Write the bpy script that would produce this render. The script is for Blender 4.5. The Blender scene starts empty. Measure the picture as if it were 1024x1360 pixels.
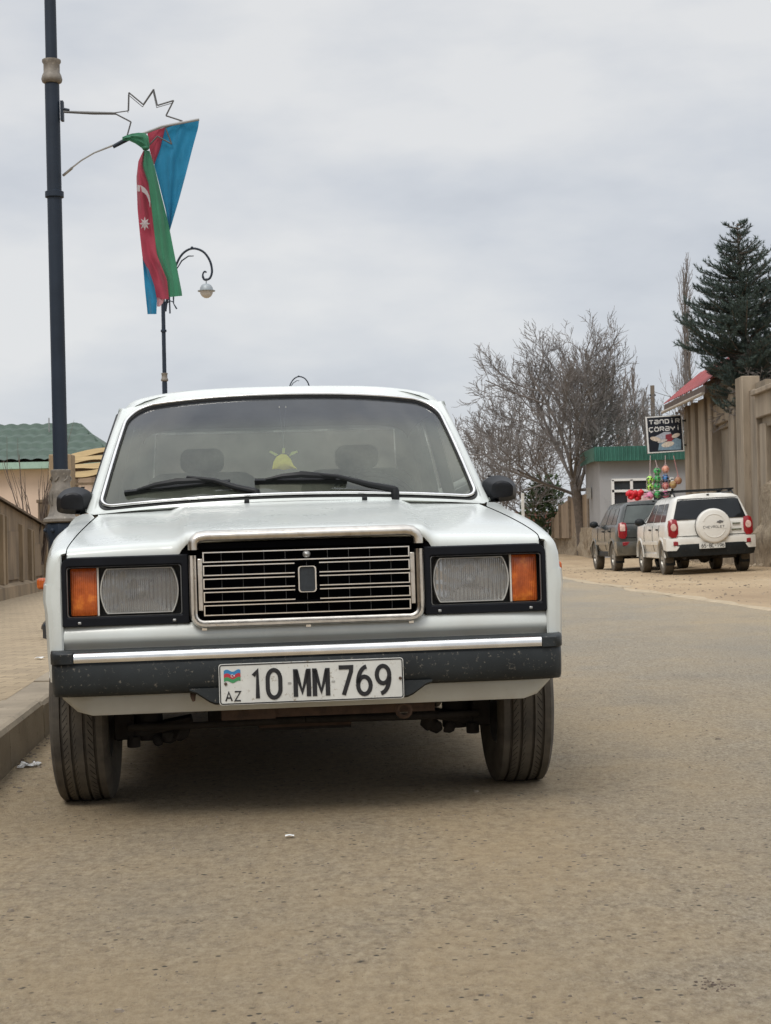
import bpy, bmesh, math, random
from math import sin, cos, pi, sqrt, radians
from mathutils import Vector, Matrix, noise
random.seed(7)
S = bpy.context.scene
COL = S.collection

# ------------------------------------------------------------------ camera
CAM = Vector((0, 0, .795)); PITCH = .0187; ROLL = .0222; F = 2150.0
cd = bpy.data.cameras.new('camera'); co = bpy.data.objects.new('camera', cd); COL.objects.link(co)
cd.sensor_fit = 'VERTICAL'; cd.sensor_height = 24; cd.lens = 24 * F / 1360
cd.clip_start = .05; cd.clip_end = 9000
fwd = Vector((0, cos(PITCH), sin(PITCH))); up0 = Vector((0, -sin(PITCH), cos(PITCH))); r0 = Vector((1, 0, 0))
rt = cos(ROLL) * r0 - sin(ROLL) * up0; upv = sin(ROLL) * r0 + cos(ROLL) * up0
co.matrix_world = Matrix(((rt.x, upv.x, -fwd.x, CAM.x), (rt.y, upv.y, -fwd.y, CAM.y), (rt.z, upv.z, -fwd.z, CAM.z), (0, 0, 0, 1)))
S.camera = co
cd.dof.use_dof = True; cd.dof.focus_distance = 4.9; cd.dof.aperture_fstop = 20.0

def at(px, py, Y):
    "survey point: where the ray of a photo pixel meets the plane at distance Y"
    d = fwd + rt * ((px - 512) / F) - upv * ((py - 680) / F)
    return CAM + d * (Y / d.y)
def sst(a, b, v):
    t = min(1, max(0, (v - a) / (b - a))); return t * t * (3 - 2 * t)
def g(x, y):
    return .009 * (max(-8, min(x, 10)) + .278) * (1 - .85 * sst(9, 26, y)) + .06 * sst(6.2, 7.6, x) * sst(22, 30, y) + .2 * sst(42, 55, y)

# ------------------------------------------------------------------ materials
def new_mat(name):
    m = bpy.data.materials.new(name); m.use_nodes = True
    nt = m.node_tree; b = nt.nodes['Principled BSDF']; return m, nt, b
def nz(nt, scale, detail=4, rough=.55, coord=None, vec=None):
    n = nt.nodes.new('ShaderNodeTexNoise'); n.inputs['Scale'].default_value = scale
    n.inputs['Detail'].default_value = detail; n.inputs['Roughness'].default_value = rough
    if vec is not None: nt.links.new(vec, n.inputs['Vector'])
    return n
def ramp(nt, fac, stops):
    r = nt.nodes.new('ShaderNodeValToRGB'); e = r.color_ramp.elements
    while len(e) < len(stops): e.new(.5)
    for i, (p, c) in enumerate(stops):
        e[i].position = p; e[i].color = tuple(c) + (1,) if len(c) == 3 else c
    nt.links.new(fac, r.inputs['Fac']); return r
def mixc(nt, fac, a, b):
    m = nt.nodes.new('ShaderNodeMix'); m.data_type = 'RGBA'
    for sock, v in ((m.inputs[0], fac), (m.inputs[6], a), (m.inputs[7], b)):
        if isinstance(v, (int, float)): sock.default_value = v
        elif isinstance(v, (tuple, list)): sock.default_value = tuple(v) + (1,)
        else: nt.links.new(v, sock)
    return m.outputs[2]
def texco(nt, kind='Object'):
    t = nt.nodes.new('ShaderNodeTexCoord'); return t.outputs[kind]
def mapping(nt, vec, scale=(1, 1, 1), loc=(0, 0, 0), rot=(0, 0, 0)):
    m = nt.nodes.new('ShaderNodeMapping'); m.inputs['Scale'].default_value = scale; m.inputs['Location'].default_value = loc
    m.inputs['Rotation'].default_value = rot; nt.links.new(vec, m.inputs['Vector']); return m.outputs[0]
def bump(nt, b, h, strength=.3, dist=.01):
    n = nt.nodes.new('ShaderNodeBump'); n.inputs['Strength'].default_value = strength; n.inputs['Distance'].default_value = dist
    nt.links.new(h, n.inputs['Height']); nt.links.new(n.outputs[0], b.inputs['Normal']); return n
def M(name, col, rough=.5, metal=0, var=.0, vscale=8, spots=None, spot_scale=60, bmp=0, bscale=80, coat=0, bd=.004, ior=1.5, stretch=(1, 1, 1)):
    m, nt, b = new_mat(name)
    b.inputs['Roughness'].default_value = rough; b.inputs['Metallic'].default_value = metal
    b.inputs['Coat Weight'].default_value = coat; b.inputs['Coat Roughness'].default_value = .08; b.inputs['IOR'].default_value = ior
    oc = texco(nt)
    if stretch != (1, 1, 1): oc = mapping(nt, oc, stretch)
    cur = tuple(col)
    if var:
        n = nz(nt, vscale, 6, .6, vec=oc)
        r = ramp(nt, n.outputs[0], [(.28, [c * (1 - var) for c in col]), (.72, [min(1, c * (1 + var)) for c in col])])
        cur = r.outputs[0]
    if spots:
        n = nz(nt, spot_scale, 5, .7, vec=oc)
        r = ramp(nt, n.outputs[0], [(.60, (0, 0, 0)), (.70, (1, 1, 1))])
        cur = mixc(nt, r.outputs[0], cur, spots)
    if isinstance(cur, tuple): b.inputs['Base Color'].default_value = cur + (1,)
    else: nt.links.new(cur, b.inputs['Base Color'])
    if bmp:
        n = nz(nt, bscale, 6, .6, vec=oc); bump(nt, b, n.outputs[0], bmp, bd)
    return m

def paint(name, col, dust=(.36, .32, .26), low=.35, amount=.5):
    m, nt, b = new_mat(name); oc = texco(nt)
    b.inputs['Roughness'].default_value = .28; b.inputs['Coat Weight'].default_value = .5; b.inputs['Coat Roughness'].default_value = .12
    n1 = nz(nt, 3.5, 6, .6, vec=oc); n2 = nz(nt, 55, 5, .75, vec=oc)
    base = mixc(nt, ramp(nt, n1.outputs[0], [(.35, (0, 0, 0)), (.75, (.25, .25, .25))]).outputs[0], col, dust)
    sp = nt.nodes.new('ShaderNodeSeparateXYZ'); nt.links.new(oc, sp.inputs[0])
    mr = nt.nodes.new('ShaderNodeMapRange'); mr.inputs[1].default_value = low + .3; mr.inputs[2].default_value = low - .12
    mr.inputs[3].default_value = .04; mr.inputs[4].default_value = amount; nt.links.new(sp.outputs[2], mr.inputs[0])
    mu = nt.nodes.new('ShaderNodeMath'); mu.operation = 'MULTIPLY'; nt.links.new(mr.outputs[0], mu.inputs[0])
    r2 = ramp(nt, n1.outputs[0], [(.3, (.35, .35, .35)), (.65, (1, 1, 1))]); nt.links.new(r2.outputs[0], mu.inputs[1])
    base = mixc(nt, mu.outputs[0], base, dust)
    r3 = ramp(nt, n2.outputs[0], [(.67, (0, 0, 0)), (.74, (1, 1, 1))])
    mu2 = nt.nodes.new('ShaderNodeMath'); mu2.operation = 'MULTIPLY'; nt.links.new(r3.outputs[0], mu2.inputs[0]); nt.links.new(mr.outputs[0], mu2.inputs[1])
    base = mixc(nt, mu2.outputs[0], base, (.12, .09, .06))
    nt.links.new(base, b.inputs['Base Color'])
    rr = ramp(nt, n1.outputs[0], [(.3, (.22, .22, .22)), (.8, (.42, .42, .42))]); nt.links.new(rr.outputs[0], b.inputs['Roughness'])
    n3 = nz(nt, 2.2, 2, .5, vec=oc); bump(nt, b, n3.outputs[0], .12, .012)
    return m

white = paint('white_paint', (.66, .70, .675), amount=.6)
suv_white = paint('suv_white_paint', (.78, .77, .72), low=.55, amount=.25)
suv_dark = paint('suv_dark_paint', (.016, .026, .028), dust=(.17, .145, .11), low=.50, amount=.8)
plastic = M('bumper_plastic', (.018, .022, .024), .5, ior=1.4, var=.35, vscale=5, spots=(.16, .145, .12), spot_scale=85, bmp=.25, bscale=400, bd=.0015)
black = M('black_plastic', (.008, .009, .010), .45, ior=1.35, var=.3, vscale=9)
mirror_black = M('mirror_plastic', (.010, .011, .014), .45, ior=1.35, var=.25, vscale=30, bmp=.1, bscale=500, bd=.001)
void = M('cavity_black', (.003, .003, .004), .9, var=.3, vscale=20, ior=1.15)
rubber = M('rubber_seal', (.02, .02, .02), .6, var=.3, vscale=20)
chrome = M('chrome', (.80, .79, .77), .16, 1, var=.12, vscale=14, bmp=.06, bscale=90, bd=.002)
chrome_old = M('worn_chrome', (.66, .62, .56), .3, 1, var=.22, vscale=22, spots=(.45, .36, .26), spot_scale=45, bmp=.12, bscale=120, bd=.002)
steel = M('steel', (.38, .38, .37), .45, .8, var=.2, vscale=12)
under = M('underbody_grime', (.028, .023, .019), .85, var=.5, vscale=14, bmp=.5, bscale=60, bd=.006)
rust = M('rusty_brown', (.075, .045, .03), .8, var=.4, vscale=25, bmp=.4, bscale=90)
seat_m = M('seat_cloth', (.24, .24, .22), .9, var=.2, vscale=30, bmp=.3, bscale=300)
dash_m = M('dashboard_brown', (.20, .10, .07), .55, var=.25, vscale=18)
liner_m = M('headliner', (.30, .29, .26), .9, var=.12, vscale=10)

def tyre_mat():
    m, nt, b = new_mat('tyre_rubber'); oc = texco(nt)
    sp = nt.nodes.new('ShaderNodeSeparateXYZ'); nt.links.new(oc, sp.inputs[0])
    an = nt.nodes.new('ShaderNodeMath'); an.operation = 'ARCTAN2'; nt.links.new(sp.outputs[1], an.inputs[0]); nt.links.new(sp.outputs[2], an.inputs[1])
    cb = nt.nodes.new('ShaderNodeCombineXYZ'); nt.links.new(sp.outputs[0], cb.inputs[0]); nt.links.new(an.outputs[0], cb.inputs[1])
    n = nz(nt, 6, 6, .65, vec=oc)
    r = ramp(nt, n.outputs[0], [(.35, (.055, .048, .040)), (.7, (.15, .13, .10))])
    nt.links.new(r.outputs[0], b.inputs['Base Color']); b.inputs['Roughness'].default_value = .82
    n2 = nz(nt, 120, 3, .5, vec=oc); bump(nt, b, n2.outputs[0], .25, .002)
    return m
tyre_m = tyre_mat()
tyre_dirty = M('dusty_tyre', (.10, .085, .065), .9, var=.4, vscale=9, bmp=.3, bscale=90)

def glass_mat(name, tint, gloss_col=(1, 1, 1), dustc=(.45, .47, .43), dust=.16, gl=.09, band=None, rough=.03):
    m = bpy.data.materials.new(name); m.use_nodes = True; nt = m.node_tree; nt.nodes.clear()
    out = nt.nodes.new('ShaderNodeOutputMaterial')
    tr = nt.nodes.new('ShaderNodeBsdfTransparent'); gs = nt.nodes.new('ShaderNodeBsdfGlossy'); gs.inputs['Roughness'].default_value = rough
    gs.inputs['Color'].default_value = tuple(gloss_col) + (1,)
    df = nt.nodes.new('ShaderNodeBsdfDiffuse'); df.inputs['Color'].default_value = tuple(dustc) + (1,)
    oc = texco(nt); n = nz(nt, 5, 6, .65, vec=mapping(nt, oc, (1.0, 1, .25)))
    tr.inputs['Color'].default_value = tuple(tint) + (1,)
    dm = nt.nodes.new('ShaderNodeMapRange'); dm.inputs[1].default_value = .3; dm.inputs[2].default_value = .7
    dm.inputs[3].default_value = dust * .6; dm.inputs[4].default_value = dust * 1.35; nt.links.new(n.outputs[0], dm.inputs[0])
    if band:
        sp = nt.nodes.new('ShaderNodeSeparateXYZ'); nt.links.new(oc, sp.inputs[0])
        r = nt.nodes.new('ShaderNodeMapRange'); r.interpolation_type = 'SMOOTHSTEP'
        r.inputs[1].default_value = band[0]; r.inputs[2].default_value = band[1]; nt.links.new(sp.outputs[2], r.inputs[0])
        nt.links.new(mixc(nt, r.outputs[0], tint, band[2]), tr.inputs['Color'])
        nt.links.new(mixc(nt, r.outputs[0], dustc, band[3]), df.inputs['Color'])
    m1 = nt.nodes.new('ShaderNodeMixShader'); nt.links.new(dm.outputs[0], m1.inputs[0]); nt.links.new(tr.outputs[0], m1.inputs[1]); nt.links.new(df.outputs[0], m1.inputs[2])
    fr = nt.nodes.new('ShaderNodeFresnel'); fr.inputs['IOR'].default_value = 1.5
    ad = nt.nodes.new('ShaderNodeMath'); ad.operation = 'ADD'; ad.inputs[1].default_value = gl; nt.links.new(fr.outputs[0], ad.inputs[0]); ad.use_clamp = True
    m2 = nt.nodes.new('ShaderNodeMixShader'); nt.links.new(ad.outputs[0], m2.inputs[0]); nt.links.new(m1.outputs[0], m2.inputs[1]); nt.links.new(gs.outputs[0], m2.inputs[2])
    nt.links.new(m2.outputs[0], out.inputs[0]); return m
wind_m = glass_mat('windscreen_glass', (.84, .88, .80), dust=.13, dustc=(.44, .48, .38), gl=.0, band=(1.20, 1.30, (.22, .26, .31), (.17, .19, .22)))
side_glass = glass_mat('side_glass', (.6, .66, .62), dust=.15)
rear_glass = glass_mat('rear_glass', (.96, .93, .87), dust=.14, dustc=(.6, .52, .40))
lens_clear = glass_mat('lamp_cover_glass', (.88, .88, .86), dust=.10, dustc=(.5, .47, .42), gl=.04)
suv_glass = M('dark_car_glass', (.010, .012, .014), .06, ior=1.4, var=.2, vscale=3, coat=0)
suv_glass_pale = M('dusty_car_glass', (.085, .10, .095), .14, var=.25, vscale=3)
house_glass = M('window_glass', (.03, .035, .04), .1, var=.3, vscale=4)

# ------------------------------------------------------------------ mesh builder
class MB:
    def __init__(s): s.v = []; s.f = []; s.m = []; s.mi = 0
    def face(s, idx): s.f.append(tuple(idx)); s.m.append(s.mi)
    def add(s, pts):
        k = len(s.v); s.v.extend([tuple(p) for p in pts]); return k
    def box(s, c, d, M4=None):
        cx, cy, cz = c; dx, dy, dz = d[0] / 2, d[1] / 2, d[2] / 2
        ps = [Vector((cx + i * dx, cy + j * dy, cz + l * dz)) for l in (-1, 1) for j in (-1, 1) for i in (-1, 1)]
        if M4 is not None: ps = [M4 @ p for p in ps]
        k = s.add(ps)
        for q in ((0, 2, 3, 1), (4, 5, 7, 6), (0, 1, 5, 4), (2, 6, 7, 3), (0, 4, 6, 2), (1, 3, 7, 5)): s.face([k + a for a in q])
        return s
    def bar(s, a, b, w, h, upd=(0, 0, 1)):
        a = Vector(a); b = Vector(b); d = b - a; L = d.length; d.normalize(); r = d.cross(Vector(upd))
        if r.length < 1e-4: r = Vector((1, 0, 0))
        r.normalize(); u = r.cross(d)
        return s.box((0, 0, 0), (w, L, h), Matrix(((r.x, d.x, u.x, (a.x + b.x) / 2), (r.y, d.y, u.y, (a.y + b.y) / 2), (r.z, d.z, u.z, (a.z + b.z) / 2), (0, 0, 0, 1))))
    def tube(s, pts, r, n=8, cap=True, closed=False):
        pts = [Vector(p) for p in pts]; N = len(pts); rr = r if isinstance(r, (list, tuple)) else [r] * N
        rings = []; prev = None
        for i, p in enumerate(pts):
            if closed: d = pts[(i + 1) % N] - pts[i - 1]
            else: d = pts[min(i + 1, N - 1)] - pts[max(i - 1, 0)]
            d.normalize()
            if prev is None:
                a = Vector((0, 0, 1)) if abs(d.z) < .9 else Vector((1, 0, 0)); u = d.cross(a).normalized()
            else:
                u = prev - d * prev.dot(d)
                u = u.normalized() if u.length > 1e-5 else d.cross(Vector((0, 0, 1))).normalized()
            prev = u; w = d.cross(u)
            rings.append(s.add([p + (u * cos(2 * pi * j / n) + w * sin(2 * pi * j / n)) * rr[i] for j in range(n)]))
        for i in range(N if closed else N - 1):
            a, b = rings[i], rings[(i + 1) % N]
            for j in range(n): s.face((a + j, a + (j + 1) % n, b + (j + 1) % n, b + j))
        if cap and not closed:
            s.face([rings[0] + j for j in range(n)][::-1]); s.face([rings[-1] + j for j in range(n)])
        return s
    def lathe(s, prof, M4=None, n=32, cap=True):
        "prof: (radius, height) about local z"
        rings = []
        for r, h in prof:
            ps = [Vector((r * cos(2 * pi * j / n), r * sin(2 * pi * j / n), h)) for j in range(n)]
            if M4 is not None: ps = [M4 @ p for p in ps]
            rings.append(s.add(ps))
        for a, b in zip(rings, rings[1:]):
            for j in range(n): s.face((a + j, a + (j + 1) % n, b + (j + 1) % n, b + j))
        if cap:
            s.face([rings[0] + j for j in range(n)][::-1]); s.face([rings[-1] + j for j in range(n)])
        return s
    def grid(s, rows, closed=False, flip=False, skip=None):
        k = [s.add(r) for r in rows]; n = len(rows[0])
        for i in range(len(rows) - 1):
            for j in range(n if closed else n - 1):
                if skip and skip(i, j): continue
                q = (k[i] + j, k[i] + (j + 1) % n, k[i + 1] + (j + 1) % n, k[i + 1] + j)
                s.face(q[::-1] if flip else q)
        return s
    def prism(s, poly, fn0, fn1):
        "poly of 2D points; fn0/fn1 map them to the front and back 3D faces"
        n = len(poly); a = s.add([fn0(*p) for p in poly]); b = s.add([fn1(*p) for p in poly])
        s.face([a + i for i in range(n)]); s.face([b + i for i in range(n)][::-1])
        for i in range(n): s.face((a + i, b + i, b + (i + 1) % n, a + (i + 1) % n))
        return s
    def dome(s, outline, center, fn, K=5, cap=True):
        "concentric rings of a 2D outline; fn(x,z,k) -> 3D with k=1 at rim, 0 at centre"
        rows = []
        for i in range(K + 1):
            k = 1 - i / K if i < K else .001
            rows.append([fn(center[0] + (p[0] - center[0]) * k, center[1] + (p[1] - center[1]) * k, k) for p in outline])
        s.grid(rows, closed=True); return s
    def ico(s, c, r, sub=1, jit=0, sc=(1, 1, 1), rng=random):
        bm = bmesh.new(); bmesh.ops.create_icosphere(bm, subdivisions=sub, radius=1)
        k = len(s.v)
        for v in bm.verts:
            q = 1 + rng.uniform(-jit, jit); s.v.append((c[0] + v.co.x * r * q * sc[0], c[1] + v.co.y * r * q * sc[1], c[2] + v.co.z * r * q * sc[2]))
        for f in bm.faces: s.face([k + v.index for v in f.verts])
        bm.free(); return s
    def build(s, name, mats, parent=None, smooth=40, bevel=0, seg=2, fix=True, label=None):
        me = bpy.data.meshes.new(name); me.from_pydata(s.v, [], s.f)
        if not isinstance(mats, (list, tuple)): mats = [mats]
        for m in mats: me.materials.append(m)
        if len(mats) > 1: me.polygons.foreach_set('material_index', s.m)
        if fix:
            bm = bmesh.new(); bm.from_mesh(me); bmesh.ops.recalc_face_normals(bm, faces=bm.faces); bm.to_mesh(me); bm.free()
        if smooth:
            me.polygons.foreach_set('use_smooth', [True] * len(me.polygons)); me.set_sharp_from_angle(angle=radians(smooth))
        me.update()
        o = bpy.data.objects.new(name, me); COL.objects.link(o)
        if parent: o.parent = parent
        if bevel:
            md = o.modifiers.new('bevel', 'BEVEL'); md.width = bevel; md.segments = seg; md.limit_method = 'ANGLE'; md.angle_limit = radians(35)
        if label: o['label'] = label
        return o
def tag(o, label=None, cat=None, group=None, kind=None):
    if label: o['label'] = label
    if cat: o['category'] = cat
    if group: o['group'] = group
    if kind: o['kind'] = kind
    return o
def thing(name, label, cat, loc=(0, 0, 0), rot=(0, 0, 0), group=None):
    o = bpy.data.objects.new(name, None); COL.objects.link(o); o.location = loc; o.rotation_euler = rot
    o.empty_display_size = .3; return tag(o, label, cat, group)
def lerp(a, b, t): return a + (b - a) * t
def interp(tab, x):
    if x <= tab[0][0]: return tab[0][1]
    for (a, va), (b, vb) in zip(tab, tab[1:]):
        if x <= b: return lerp(va, vb, (x - a) / (b - a))
    return tab[-1][1]
def rrect(x0, x1, z0, z1, r, n=6):
    if not isinstance(r, (list, tuple)): r = [r] * 4      # tr, tl, bl, br
    out = []
    for (cx, cz, a0, q) in ((x1 - r[0], z1 - r[0], 0, r[0]), (x0 + r[1], z1 - r[1], 90, r[1]), (x0 + r[2], z0 + r[2], 180, r[2]), (x1 - r[3], z0 + r[3], 270, r[3])):
        for i in range(n + 1):
            a = radians(a0 + 90 * i / n); out.append((cx + q * cos(a), cz + q * sin(a)))
    return out

# ------------------------------------------------------------------ stroke lettering (glyph box 0..4 x 0..6)
def arc(cx, cy, rx, ry, a0, a1, n=12): return [(cx + rx * cos(radians(a0 + (a1 - a0) * i / n)), cy + ry * sin(radians(a0 + (a1 - a0) * i / n))) for i in range(n + 1)]
G = {
 '1': [[(1.0, 4.9), (2.0, 5.9), (2.0, 0)]],
 '0': [arc(2, 4, 1.7, 2, 0, 180) + arc(2, 2, 1.7, 2, 180, 360) + [(3.7, 4)]],
 'M': [[(.35, 0), (.35, 6)], [(3.65, 0), (3.65, 6)], [(.5, 5.6), (2, 1.0), (3.5, 5.6)]],
 '7': [[(.3, 6), (3.7, 6), (3.6, 5), (1.5, 0)]],
 '6': [arc(2, 1.9, 1.7, 1.9, 90, 450, 20), arc(2.9, 2.4, 2.6, 3.6, 180, 95, 8)],
 '9': [arc(2, 4.1, 1.7, 1.9, 90, 450, 20), arc(1.1, 3.6, 2.6, 3.6, 0, -85, 8)],
 'A': [[(.2, 0), (2, 6), (3.8, 0)], [(.9, 2), (3.1, 2)]],
 'Z': [[(.3, 6), (3.7, 6), (.3, 0), (3.7, 0)]],
 '5': [[(3.5, 6), (.6, 6), (.4, 3.4)] + arc(1.9, 1.9, 1.7, 1.9, 120, -140, 14)],
 '8': [arc(2, 4.5, 1.5, 1.5, 90, 450, 18), arc(2, 1.6, 1.8, 1.6, 90, 450, 18)],
 '-': [[(1, 3), (3, 3)]], '.': [[(1.8, 3), (2.2, 3)]],
 'B': [[(.4, 0), (.4, 6), (2.4, 6)] + arc(2.4, 4.6, 1.2, 1.4, 90, -90, 8) + [(.4, 3.2)], [(2.4, 3.2)] + arc(2.4, 1.6, 1.4, 1.6, 90, -90, 8) + [(.4, 0)]],
 'C': [[(3.8, 6), (1, 6), (.2, 5), (.2, 1), (1, 0), (3.8, 0)]],
 'H': [[(.3, 0), (.3, 6)], [(3.7, 0), (3.7, 6)], [(.3, 3), (3.7, 3)]],
 'E': [[(3.8, 6), (.3, 6), (.3, 0), (3.8, 0)], [(.3, 3), (3.2, 3)]],
 'V': [[(.1, 6), (2, 0), (3.9, 6)]],
 'R': [[(.3, 0), (.3, 6), (3, 6), (3.8, 5.2), (3.8, 3.6), (3, 2.8), (.3, 2.8)], [(2, 2.8), (3.8, 0)]],
 'O': [[(1, 0), (.2, 1), (.2, 5), (1, 6), (3, 6), (3.8, 5), (3.8, 1), (3, 0), (1, 0)]],
 'L': [[(.3, 6), (.3, 0), (3.8, 0)]],
 'T': [[(0, 6), (4, 6)], [(2, 6), (2, 0)]],
 'N': [[(.3, 0), (.3, 5), (1, 6), (3, 6), (3.7, 5), (3.7, 0)]],
 'D': [[(.3, 0), (.3, 6), (3, 6), (3.8, 5), (3.8, 1), (3, 0), (.3, 0)]],
 'e': [[(.4, 6), (3, 6), (3.8, 5.2), (3.8, .8), (3, 0), (1, 0), (.2, .8), (.2, 2.2), (1, 3), (3.8, 3)]],
 'i': [[(2, 0), (2, 5)], [(2, 6.4), (2, 7.4)]],
 'c': [[(3.8, 6), (1, 6), (.2, 5), (.2, 1), (1, 0), (3.8, 0)], [(2, 0), (2.3, -1.2), (1.3, -1.6)]],
 'o': [[(1, 0), (.2, 1), (.2, 4.6), (1, 5.6), (3, 5.6), (3.8, 4.6), (3.8, 1), (3, 0), (1, 0)], [(1, 6.9), (1.5, 6.9)], [(2.5, 6.9), (3, 6.9)]],
 'Y': [[(.1, 6), (.4, 4), (1.2, 3), (3.6, 3)], [(3.8, 6), (3.8, 0)]] if False else [[(.1, 6), (.3, 3.8), (2, 2.8), (3.7, 3.8), (3.9, 6)], [(2, 2.8), (2, 0)]],
}
def ribbon(mb, line, w, fn, th):
    pts = [Vector((p[0], p[1])) for p in line]
    closed = len(pts) > 3 and (pts[0] - pts[-1]).length < 1e-3
    if closed: pts = pts[:-1]
    n = len(pts); L = []; R = []
    for i in range(n):
        a = pts[i] - pts[i - 1] if (i > 0 or closed) else pts[1] - pts[0]
        b = pts[(i + 1) % n] - pts[i] if (i < n - 1 or closed) else a
        a = a.normalized() if a.length else b.normalized(); b = b.normalized() if b.length else a
        na = Vector((-a.y, a.x)); nb = Vector((-b.y, b.x)); m = na + nb
        m = m.normalized() if m.length > .1 else na
        k = min(1.5, 1 / max(.35, m.dot(na)))
        L.append(pts[i] + m * w / 2 * k); R.append(pts[i] - m * w / 2 * k)
    rows = []
    for l, r in zip(L, R): rows.append([fn(r.x, r.y, 0), fn(r.x, r.y, th), fn(l.x, l.y, th), fn(l.x, l.y, 0)])
    if closed: rows.append(rows[0])
    mb.grid(rows)
    if not closed:
        k = mb.add(rows[0] + rows[-1]); mb.face((k, k + 1, k + 2, k + 3)); mb.face((k + 7, k + 6, k + 5, k + 4))
def text(mb, string, x0, z0, cw, ch, gap, w, frame, th=.001):
    "frame(x,z,d) -> 3D; d = proud of the surface"
    x = x0
    for chh in string:
        if chh == ' ': x += cw * .6; continue
        for ln in G[chh]:
            pts = [(x + p[0] / 4 * cw, z0 + p[1] / 6 * ch) for p in ln]
            ribbon(mb, pts, w, frame, th)
        x += cw + gap
    return x

# ================================================================== WHITE SEDAN
YAW = .0923
car = thing('parked_sedan', 'dusty white boxy sedan parked by the kerb, seen head-on in the foreground', 'car', (-.278, 5.269, 0), (0, -.009, YAW))
# --- side panels
zt_tab = [(-.56, .790)] + [(yq_, .806 + .126 * ((yq_ + .56) / 1.15) ** .78 - .010 * (yq_ < .6)) for yq_ in (-.54, -.5, -.45, -.4, -.3, -.2, -.1, 0, .1, .2, .3, .4, .5)] + [(.6, .928), (.9, .935), (2.4, .935), (3.0, .925), (3.35, .905), (3.49, .86)]
xs_tab = [(-.56, .728), (-.552, .742), (-.53, .752), (-.45, .762), (-.3, .775), (-.1, .792), (.1, .80), (.5, .803), (2.4, .803), (3.0, .795), (3.35, .78), (3.49, .76)]
xt_tab = [(-.56, .690), (.45, .692), (.72, .738), (2.5, .742), (2.85, .70), (3.49, .68)]
def arch(y):
    zz = .22
    for yc in (0.0, 2.424):
        d = abs(y - yc)
        if d < .345: zz = max(zz, .285 + sqrt(.345 ** 2 - d * d))
    if y < -.30: zz = max(zz, .42)
    if y > 2.75: zz = max(zz, .36)
    return zz
ys = sorted(set([-.56, -.552, -.53, -.50, -.45, -.40] + [round(-.345 + .69 * i / 16, 3) for i in range(17)] + [.45, .6, .62, .75, .9, 1.2, 1.65, 1.66, 1.9] + [round(2.424 - .345 + .69 * i / 16, 3) for i in range(17)] + [2.85, 3.0, 3.2, 3.35, 3.45, 3.49]))
def side_sec(y, s):
    xt, zt, xs = interp(xt_tab, y), interp(zt_tab, y), interp(xs_tab, y); a = arch(y)
    pts = [(xt, zt), (lerp(xt, xs, .35), zt - .002), (lerp(xt, xs, .62), zt - .011), (lerp(xt, xs, .82), zt - .028), (lerp(xt, xs, .95), zt - .055), (xs, zt - .10), (xs + .006, .70), (xs + .009, .655), (xs + .004, .62), (xs, .5), (xs - .006, .36), (xs - .03, .22)]
    return [(s * x, y, max(z, a)) for x, z in pts]
mb = MB()
for s in (-1, 1): mb.grid([side_sec(y, s) for y in ys])
# wheel-arch lips
for s in (-1, 1):
    for yc in (0, 2.424):
        rows = []
        for i in range(25):
            a = radians(180 * i / 24); y = yc - .345 * cos(a); z = .285 + .345 * sin(a); z = max(z, arch(y)) if z < .42 else z
            x = interp(xs_tab, y) - .004
            rows.append([(s * (x + .004), y, z), (s * (x - .005), y, z - .006), (s * (x - .04), y, z - .004)])
        mb.grid(rows)
# front corner face (between the lamp surround and the fender)
for s in (-1, 1):
    sec_ = [p for p in side_sec(-.56, s) if p[2] > .42] + [(s * interp(xs_tab, -.56), -.56, .42)]
    mb.grid([[p, (lerp(p[0], s * .702, .4), -.564, p[2] - .001), (lerp(p[0], s * .702, .8), -.563, p[2] - .002), (s * min(abs(p[0]), .702), -.557, p[2] - .004)] for p in sec_])
# front panel below the lamps, concave towards the bumper
rows = []
for z, y in ((.580, -.553), (.573, -.561), (.558, -.568), (.545, -.571), (.536, -.570), (.528, -.565), (.519, -.557), (.508, -.548), (.48, -.54), (.42, -.53)):
    rows.append([(x, y + .012 * (abs(x) / .7) ** 4, z) for x in [-.702 + 1.404 * i / 24 for i in range(25)]])
mb.grid(rows)
# panel behind the hood nose, cowl, trunk, tail
def wtop(u): return .962 - .022 * u * u
rows = []
for i, t in enumerate((0, .3, .6, 1)):
    rows.append([(u * lerp(.69, .70, t), lerp(.578, .585 + .13 * abs(u) ** 2, t) , lerp(.806 + .126 - .012 * u ** 4 + .014 * (1 - sst(.36, .5, abs(u * .69))) - .006, .938 + .016 * (1 - u * u), t)) for u in [-1 + i2 / 10 for i2 in range(21)]])
mb.grid(rows)
rows = []
for y, z in ((2.80, .935), (3.0, .93), (3.25, .92), (3.42, .905), (3.485, .87), (3.50, .70), (3.49, .5), (3.45, .36)):
    xx = interp(xt_tab, y) + (0 if z > .86 else .07); rows.append([(xx * (-1 + k / 5), y - (.03 if abs(k - 5) == 5 else 0), z + .008 * (1 - ((k - 5) / 5) ** 2)) for k in range(11)])
mb.grid(rows)
mb.build('body', white, car, smooth=35)

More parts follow.
